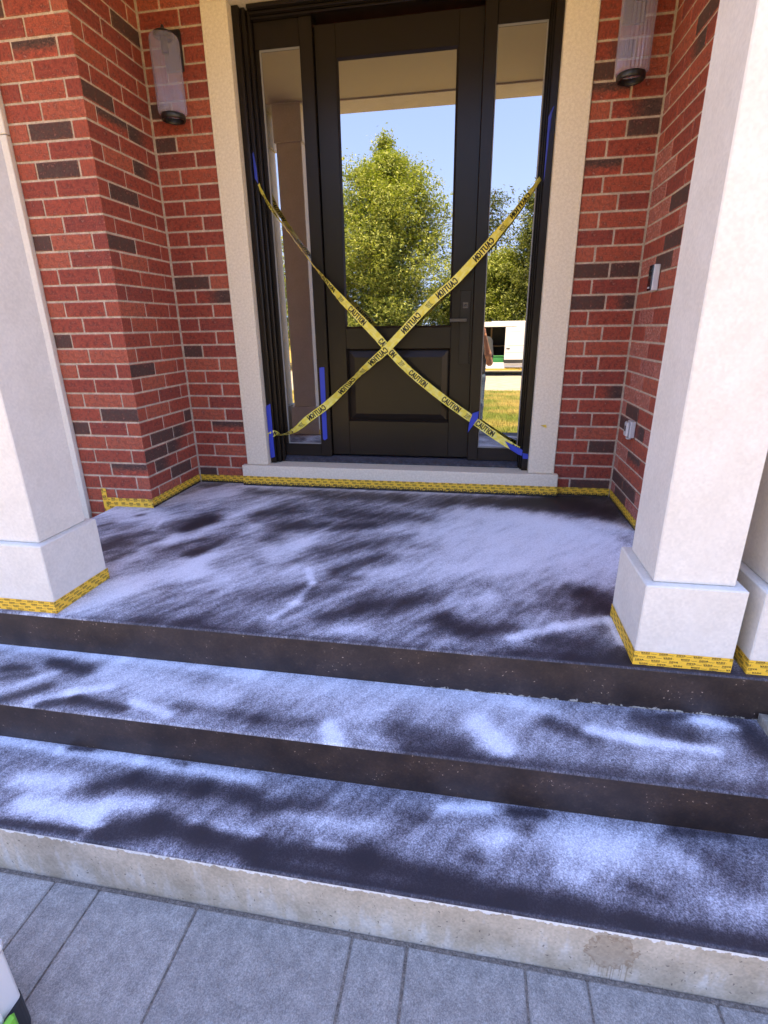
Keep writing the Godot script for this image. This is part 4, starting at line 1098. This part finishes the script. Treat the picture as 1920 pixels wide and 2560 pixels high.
# a tree whose crown fills profile [[height share, radius share], ...]
func tree(called: String, label: String, at: Vector3, high: float, radius: float, clear: float, kind: int, count: int, shape: Array, seed_: int, group: String) -> void:
	var r := RandomNumberGenerator.new()
	r.seed = seed_
	var t := thing(called, label, "tree", at, group)
	var st := tool()
	var top := Vector3(r.randf_range(-0.3, 0.3), high * 0.86, r.randf_range(-0.3, 0.3))
	tube_into(st, [Vector3(0, -0.3, 0), Vector3(0, high * 0.2, 0) + top * 0.1, top * 0.6, top], [high * 0.028, high * 0.02, high * 0.012, 0.02], 10)
	part("trunk", done(st), M.bark, t)
	st = tool()
	var tips := []
	for k in 46:
		var s := 0.06 + 0.9 * pow((k + 0.5) / 46.0, 0.9)
		var y := clear + (high - clear) * s
		var rad := radius
		for i in shape.size() - 1:
			if s >= shape[i][0] and s <= shape[i + 1][0]: rad = radius * lerpf(shape[i][1], shape[i + 1][1], (s - shape[i][0]) / (shape[i + 1][0] - shape[i][0]))
		rad *= r.randf_range(0.72, 1.12)
		var a := k * 2.39996 + r.randf_range(-0.4, 0.4)
		var from := Vector3(0, maxf(clear * 0.8, y - rad * 0.55), 0) + top * 0.1
		var tip := Vector3(cos(a) * rad, y + r.randf_range(-0.2, 0.3), sin(a) * rad)
		tube_into(st, [from, from.lerp(tip, 0.5) + Vector3(0, 0.12 * rad, 0), tip], [0.05, 0.03, 0.008], 5)
		tips.append([from, tip, rad])
	part("branches", done(st), M.bark, t)
	st = SurfaceTool.new()
	for i in count:
		var e: Array = tips[r.randi_range(0, tips.size() - 1)]
		var p: Vector3 = e[0].lerp(e[1], pow(r.randf(), 0.6)) + Vector3(r.randfn(), r.randfn() * 0.55, r.randfn()) * (0.18 + e[2] * 0.14)
		p.y = maxf(p.y, clear * 0.5 + 0.2)
		st.append_from(M.clumps[kind], 0, Transform3D(Basis.from_euler(Vector3(r.randf_range(-0.5, 0.5), r.randf() * TAU, r.randf_range(-0.5, 0.5))).scaled(Vector3.ONE * r.randf_range(0.7, 1.25)), p))
	part("crown", st.commit(), M.leaf, t)

func build_street() -> void:
	M.clumps = [clump(1, 0.075, 0.19, 16, Color(0.165, 0.22, 0.045), Color(0.44, 0.47, 0.12)), clump(2, 0.095, 0.17, 15, Color(0.08, 0.11, 0.025), Color(0.22, 0.24, 0.05)), clump(3, 0.07, 0.20, 10, Color(0.08, 0.12, 0.03), Color(0.15, 0.17, 0.05))]
	var g := "trees across the road"
	var oval := [[0.0, 0.7], [0.25, 1.0], [0.55, 0.95], [0.8, 0.62], [1.0, 0.12]]
	var dome := [[0.0, 0.8], [0.3, 1.0], [0.6, 0.98], [0.8, 0.84], [0.93, 0.5], [1.0, 0.1]]
	var cone := [[0.0, 0.8], [0.2, 1.0], [0.6, 0.66], [0.85, 0.3], [1.0, 0.04]]
	tree("leafy_tree", "tall bright green tree mirrored in the middle of the door glass", Vector3(-3.1, -1.15, 26.5), 10.5, 3.6, 0.4, 0, 8000, dome, 11, g)
	tree("leafy_tree", "slim pointed tree whose tip rises behind the tall mirrored tree", Vector3(-3.4, -1.15, 28.2), 11.6, 1.3, 1.0, 0, 1600, cone, 12, g)
	tree("leafy_tree", "dense dark tree mirrored at the right of the right sidelight", Vector3(5.6, -1.15, 28.0), 9.6, 2.5, 0.4, 1, 4200, oval, 13, g)
	tree("leafy_tree", "thin airy tree mirrored beside the dark one in the right sidelight", Vector3(2.6, -1.15, 31.0), 9.4, 2.0, 2.0, 2, 900, oval, 14, g)
	tree("leafy_tree", "low bushy tree behind the white van", Vector3(3.2, -1.15, 28.5), 6.0, 2.3, 0.2, 0, 3000, oval, 15, g)
	tree("leafy_tree", "round tree left of the tall mirrored tree", Vector3(-7.4, -1.15, 27.5), 8.6, 2.9, 0.5, 0, 3600, oval, 16, g)
	tree("leafy_tree", "dark pointed tree at the far left across the road", Vector3(-12.5, -1.15, 28.0), 10.5, 2.4, 0.6, 1, 2600, cone, 17, g)
	tree("leafy_tree", "low bushy tree right of the tall mirrored tree", Vector3(0.6, -1.15, 29.0), 5.0, 1.9, 0.2, 0, 2200, oval, 18, g)
	tree("leafy_tree", "tall dark tree right of the white van", Vector3(10.0, -1.15, 28.5), 10.2, 2.8, 0.5, 1, 3000, oval, 19, g)
	tree("leafy_tree", "pointed green tree at the far right across the road", Vector3(15.0, -1.15, 28.0), 9.0, 2.4, 0.5, 0, 2200, cone, 20, g)
	# utility line along the road
	for e in [[-17.0, "wooden utility pole at the left end of the wires"], [19.0, "wooden utility pole at the right end of the wires"]]:
		var p := thing("utility_pole", e[1], "pole", Vector3(e[0], -1.4, 25.3), "utility poles across the road")
		part("shaft", tube([Vector3(0, 0, 0), Vector3(0, 8.9, 0)], [0.16, 0.11], 12), M.pole, p)
		part("crossarm", slab(Vector3(-0.06, 8.28, -0.9), Vector3(0.06, 8.39, 1.5), 0.01), M.pole, p)
	for k in 2:
		var path := []
		var rad := []
		for i in 25:
			var s := i / 24.0
			path.append(Vector3(lerpf(-17, 19, s), 7.0 - 0.9 * (1 - pow(2 * s - 1, 2)), 24.6 + k * 1.4))
			rad.append(0.012)
		tag(part("utility_wire", tube(path, rad, 6), M.wire, self), ["black overhead wire, nearer of the two, mirrored across the trees", "black overhead wire, farther of the two, mirrored across the trees"][k], "wire", "overhead wires")

# ---------- the person taking the picture, mirrored in the right sidelight ----------
# bones [from, to, radius, radius], joined smoothly and meshed as surface nets
func flesh(st: SurfaceTool, bones: Array, cell: float, k: float) -> void:
	var lo := Vector3.ONE * 1e9
	var hi := -lo
	for b in bones:
		var r: float = maxf(b[2], b[3]) + k + cell * 2
		lo = lo.min(b[0] - Vector3.ONE * r).min(b[1] - Vector3.ONE * r)
		hi = hi.max(b[0] + Vector3.ONE * r).max(b[1] + Vector3.ONE * r)
	var n := Vector3i(((hi - lo) / cell).ceil()) + Vector3i.ONE
	var val := PackedFloat32Array()
	val.resize(n.x * n.y * n.z)
	val.fill(1.0)
	for b in bones:
		var a: Vector3 = b[0]
		var ab: Vector3 = b[1] - a
		var len2 := maxf(ab.length_squared(), 1e-9)
		var r: float = maxf(b[2], b[3]) + k + cell * 2
		var c0 := Vector3i(((a.min(b[1]) - Vector3.ONE * r - lo) / cell).floor()).clamp(Vector3i.ZERO, n - Vector3i.ONE)
		var c1 := Vector3i(((a.max(b[1]) + Vector3.ONE * r - lo) / cell).ceil()).clamp(Vector3i.ZERO, n - Vector3i.ONE)
		for z in range(c0.z, c1.z + 1):
			for y in range(c0.y, c1.y + 1):
				for x in range(c0.x, c1.x + 1):
					var p := lo + Vector3(x, y, z) * cell
					var t := clampf((p - a).dot(ab) / len2, 0, 1)
					var d := p.distance_to(a + ab * t) - lerpf(b[2], b[3], t)
					var i := (z * n.y + y) * n.x + x
					var h := maxf(k - absf(val[i] - d), 0) / k
					val[i] = minf(val[i], d) - h * h * k * 0.25
	var at := {}
	var step := [1, n.x, n.x * n.y]
	for z in n.z - 1:
		for y in n.y - 1:
			for x in n.x - 1:
				var i := (z * n.y + y) * n.x + x
				var first := val[i] < 0
				var mixed := false
				for q in 8:
					if (val[i + (q & 1) + (step[1] if q & 2 else 0) + (step[2] if q & 4 else 0)] < 0) != first:
						mixed = true
						break
				if not mixed: continue
				var sum := Vector3.ZERO
				var count := 0
				for q in 8:
					for e in 3:
						if q & (1 << e): continue
						var va := val[i + (q & 1) + (step[1] if q & 2 else 0) + (step[2] if q & 4 else 0)]
						var qb := q | (1 << e)
						var vb := val[i + (qb & 1) + (step[1] if qb & 2 else 0) + (step[2] if qb & 4 else 0)]
						if (va < 0) == (vb < 0): continue
						var pa := Vector3(q & 1, (q >> 1) & 1, (q >> 2) & 1)
						pa[e] += va / (va - vb)
						sum += pa
						count += 1
				at[i] = lo + (Vector3(x, y, z) + sum / count) * cell
	st.set_smooth_group(1)
	for i in at:
		for e in 3:
			var j: int = i + step[e]
			var s1: int = step[(e + 1) % 3]
			var s2: int = step[(e + 2) % 3]
			if (val[i] < 0) == (val[j] < 0): continue
			if not (at.has(i - s1) and at.has(i - s2) and at.has(i - s1 - s2)): continue
			var q := [at[i], at[i - s1], at[i - s1 - s2], at[i - s2]]
			if val[i] < 0: q.reverse()
			for t in [0, 1, 2, 0, 2, 3]: st.add_vertex(q[t])
	st.set_smooth_group(-1)

func build_person() -> void:
	var o := Vector3(2.03, GROUND, 4.03)
	var t := thing("person", "person in dark shirt and jeans holding up a phone, mirrored beside the door", "person", o)
	var v := func(x: float, y: float, z: float) -> Vector3: return Vector3(x, y, z)
	# local axes: the house lies towards -z; the right hand is at +x
	var body := tool()
	var arm := []
	for s in [-1.0, 1.0]:
		var elbow: Vector3 = v.call(0.215 * s, 1.13, -0.20)
		var wrist: Vector3 = v.call(0.085 * s + 0.049, 1.475, -0.405)
		arm.append([v.call(0.185 * s, 1.40, 0.01), elbow, 0.052, 0.042])
		arm.append([elbow, elbow.lerp(wrist, 0.35), 0.042, 0.043])
		arm.append([elbow.lerp(wrist, 0.35), wrist, 0.043, 0.027])
	arm.append([v.call(0, 1.40, 0.02), v.call(0, 1.54, 0.0), 0.062, 0.056])
	flesh(body, arm, 0.016, 0.03)
	flesh(body, [[v.call(0, 1.50, 0.0), v.call(0, 1.56, -0.005), 0.056, 0.056], [v.call(0, 1.66, 0.015), v.call(0, 1.675, -0.03), 0.092, 0.080], [v.call(0, 1.60, -0.05), v.call(0, 1.575, -0.065), 0.058, 0.040], [v.call(0, 1.555, -0.075), v.call(0, 1.56, -0.08), 0.028, 0.024], [v.call(0, 1.66, -0.107), v.call(0, 1.615, -0.125), 0.009, 0.015], [v.call(-0.018, 1.583, -0.100), v.call(0.018, 1.583, -0.100), 0.010, 0.010], [v.call(-0.082, 1.64, 0.005), v.call(-0.088, 1.60, 0.0), 0.016, 0.011], [v.call(0.082, 1.64, 0.005), v.call(0.088, 1.60, 0.0), 0.016, 0.011]], 0.008, 0.02)
	for s in [-1.0, 1.0]:
		var h := func(x: float, y: float, z: float) -> Vector3: return Vector3(0.049 + s * x, y, z)
		var bones := [[h.call(0.085, 1.475, -0.405), h.call(0.080, 1.50, -0.415), 0.027, 0.026], [h.call(0.080, 1.50, -0.415), h.call(0.068, 1.565, -0.428), 0.024, 0.022], [h.call(0.066, 1.52, -0.420), h.call(0.064, 1.575, -0.418), 0.021, 0.019]]
		for k in 4:  # fingers go round the edge of the phone to its front
			var y := 1.535 + k * 0.020
			var l: float = [0.80, 0.95, 1.0, 0.9][k]
			bones.append([h.call(0.068, y - 0.004, -0.430), h.call(0.066, y + 0.006, -0.430 - 0.022 * l), 0.0095, 0.009])
			bones.append([h.call(0.066, y + 0.006, -0.430 - 0.022 * l), h.call(0.050, y + 0.010, -0.443 - 0.014 * l), 0.009, 0.0085])
			bones.append([h.call(0.050, y + 0.010, -0.443 - 0.014 * l), h.call(0.038, y + 0.010, -0.4560), 0.0085, 0.0078])
		bones.append([h.call(0.064, 1.515, -0.410), h.call(0.050, 1.540, -0.408), 0.014, 0.011])
		bones.append([h.call(0.050, 1.540, -0.408), h.call(0.028, 1.565, -0.4225), 0.011, 0.009])
		flesh(body, bones, 0.0045, 0.008)
	part("body", done(body), M.skin, t)
	var shirt := tool()
	var sb := [[v.call(0, 0.98, 0.01), v.call(0, 1.12, 0.01), 0.135, 0.125], [v.call(-0.05, 1.0, 0.01), v.call(-0.07, 1.30, 0.015), 0.115, 0.118], [v.call(0.05, 1.0, 0.01), v.call(0.07, 1.30, 0.015), 0.115, 0.118], [v.call(-0.15, 1.40, 0.015), v.call(0.15, 1.40, 0.015), 0.072, 0.072]]
	for s in [-1.0, 1.0]: sb.append([v.call(0.180 * s, 1.395, 0.01), v.call(0.206 * s, 1.22, -0.135), 0.072, 0.062])
	flesh(shirt, sb, 0.018, 0.05)
	part("shirt", done(shirt), M.shirt, t)
	var jeans := tool()
	var jb := [[v.call(-0.05, 0.93, 0.012), v.call(0.05, 0.93, 0.012), 0.118, 0.118]]
	for s in [-1.0, 1.0]:
		jb.append([v.call(0.085 * s, 0.88, 0.012), v.call(0.095 * s, 0.50, -0.005), 0.092, 0.066])
		jb.append([v.call(0.095 * s, 0.50, -0.005), v.call(0.105 * s, 0.09, 0.02), 0.066, 0.055])
	flesh(jeans, jb, 0.018, 0.04)
	part("jeans", done(jeans), M.jeans, t)
	for s in [-1.0, 1.0]:
		var shoe := tool()
		flesh(shoe, [[v.call(0.105 * s, 0.055, 0.05), v.call(0.115 * s, 0.045, -0.08), 0.044, 0.040], [v.call(0.115 * s, 0.045, -0.08), v.call(0.125 * s, 0.036, -0.16), 0.042, 0.032], [v.call(0.105 * s, 0.06, 0.03), v.call(0.105 * s, 0.11, 0.02), 0.045, 0.045]], 0.012, 0.02)
		part("shoe", done(shoe), M.shoe, t)
	var hair := tool()
	flesh(hair, [[v.call(0, 1.70, 0.03), v.call(0, 1.695, -0.045), 0.090, 0.072], [v.call(0, 1.62, 0.055), v.call(0, 1.66, 0.05), 0.068, 0.080]], 0.010, 0.03)
	part("hair", done(hair), M.hair, t)
	var ph := thing("phone", "dark phone in the hands of the person mirrored beside the door", "phone", Vector3(2.079, 1.055, 3.589))
	part("case", slab(Vector3(-0.037, -0.076, -0.004), Vector3(0.037, 0.076, 0.004), 0.003), M.tool_black, ph)
	part("screen", slab(Vector3(-0.034, -0.072, 0.0041), Vector3(0.034, 0.072, 0.0048), 0.0003), M.bell_front, ph)

func _ready() -> void:
	rng.seed = 20240611
	# camera
	var cam := Camera3D.new()
	cam.name = "camera"
	cam.transform = Transform3D(Basis(Vector3(0.98526569, -0.0135724, -0.17049135), Vector3(-0.04467164, 0.9418212, -0.33313252), Vector3(0.16509378, 0.33584017, 0.92733782)).orthonormalized(), Vector3(2.0789, 1.1105, 3.5676))
	cam.fov = 89.405
	cam.near = 0.005
	cam.far = 1000.0
	add_child(cam)
	cam.current = true
	# clear summer sky; the sun stands high behind the house, which shades the porch
	var sky_mat := ProceduralSkyMaterial.new()
	sky_mat.sky_top_color = lin(0.150, 0.215, 0.46)
	sky_mat.sky_horizon_color = lin(0.34, 0.43, 0.64)
	sky_mat.sky_curve = 0.18
	sky_mat.ground_bottom_color = lin(0.12, 0.13, 0.07)
	sky_mat.ground_horizon_color = lin(0.30, 0.34, 0.30)
	sky_mat.sun_angle_max = 12.0
	var sky := Sky.new()
	sky.sky_material = sky_mat
	var env := Environment.new()
	env.background_mode = Environment.BG_SKY
	env.sky = sky
	env.tonemap_mode = Environment.TONE_MAPPER_LINEAR
	env.tonemap_exposure = 6.4
	env.sdfgi_enabled = true
	env.ssao_enabled = true
	env.ssil_enabled = true
	var we := WorldEnvironment.new()
	we.name = "surroundings"
	we.environment = env
	add_child(we)
	var sun := DirectionalLight3D.new()
	sun.name = "sun"
	sun.light_energy = 1.6
	sun.light_color = Color(1.0, 0.89, 0.70)
	sun.light_angular_distance = 0.5
	sun.shadow_enabled = true
	add_child(sun)
	sun.look_at_from_position(Vector3.ZERO, Vector3(0.22, -2.9, 1.0), Vector3.UP)
	make_materials()
	build_house()
	build_steps()
	build_ground()
	build_fittings()
	build_masking()
	build_tapes()
	build_street()
	build_van()
	build_person()
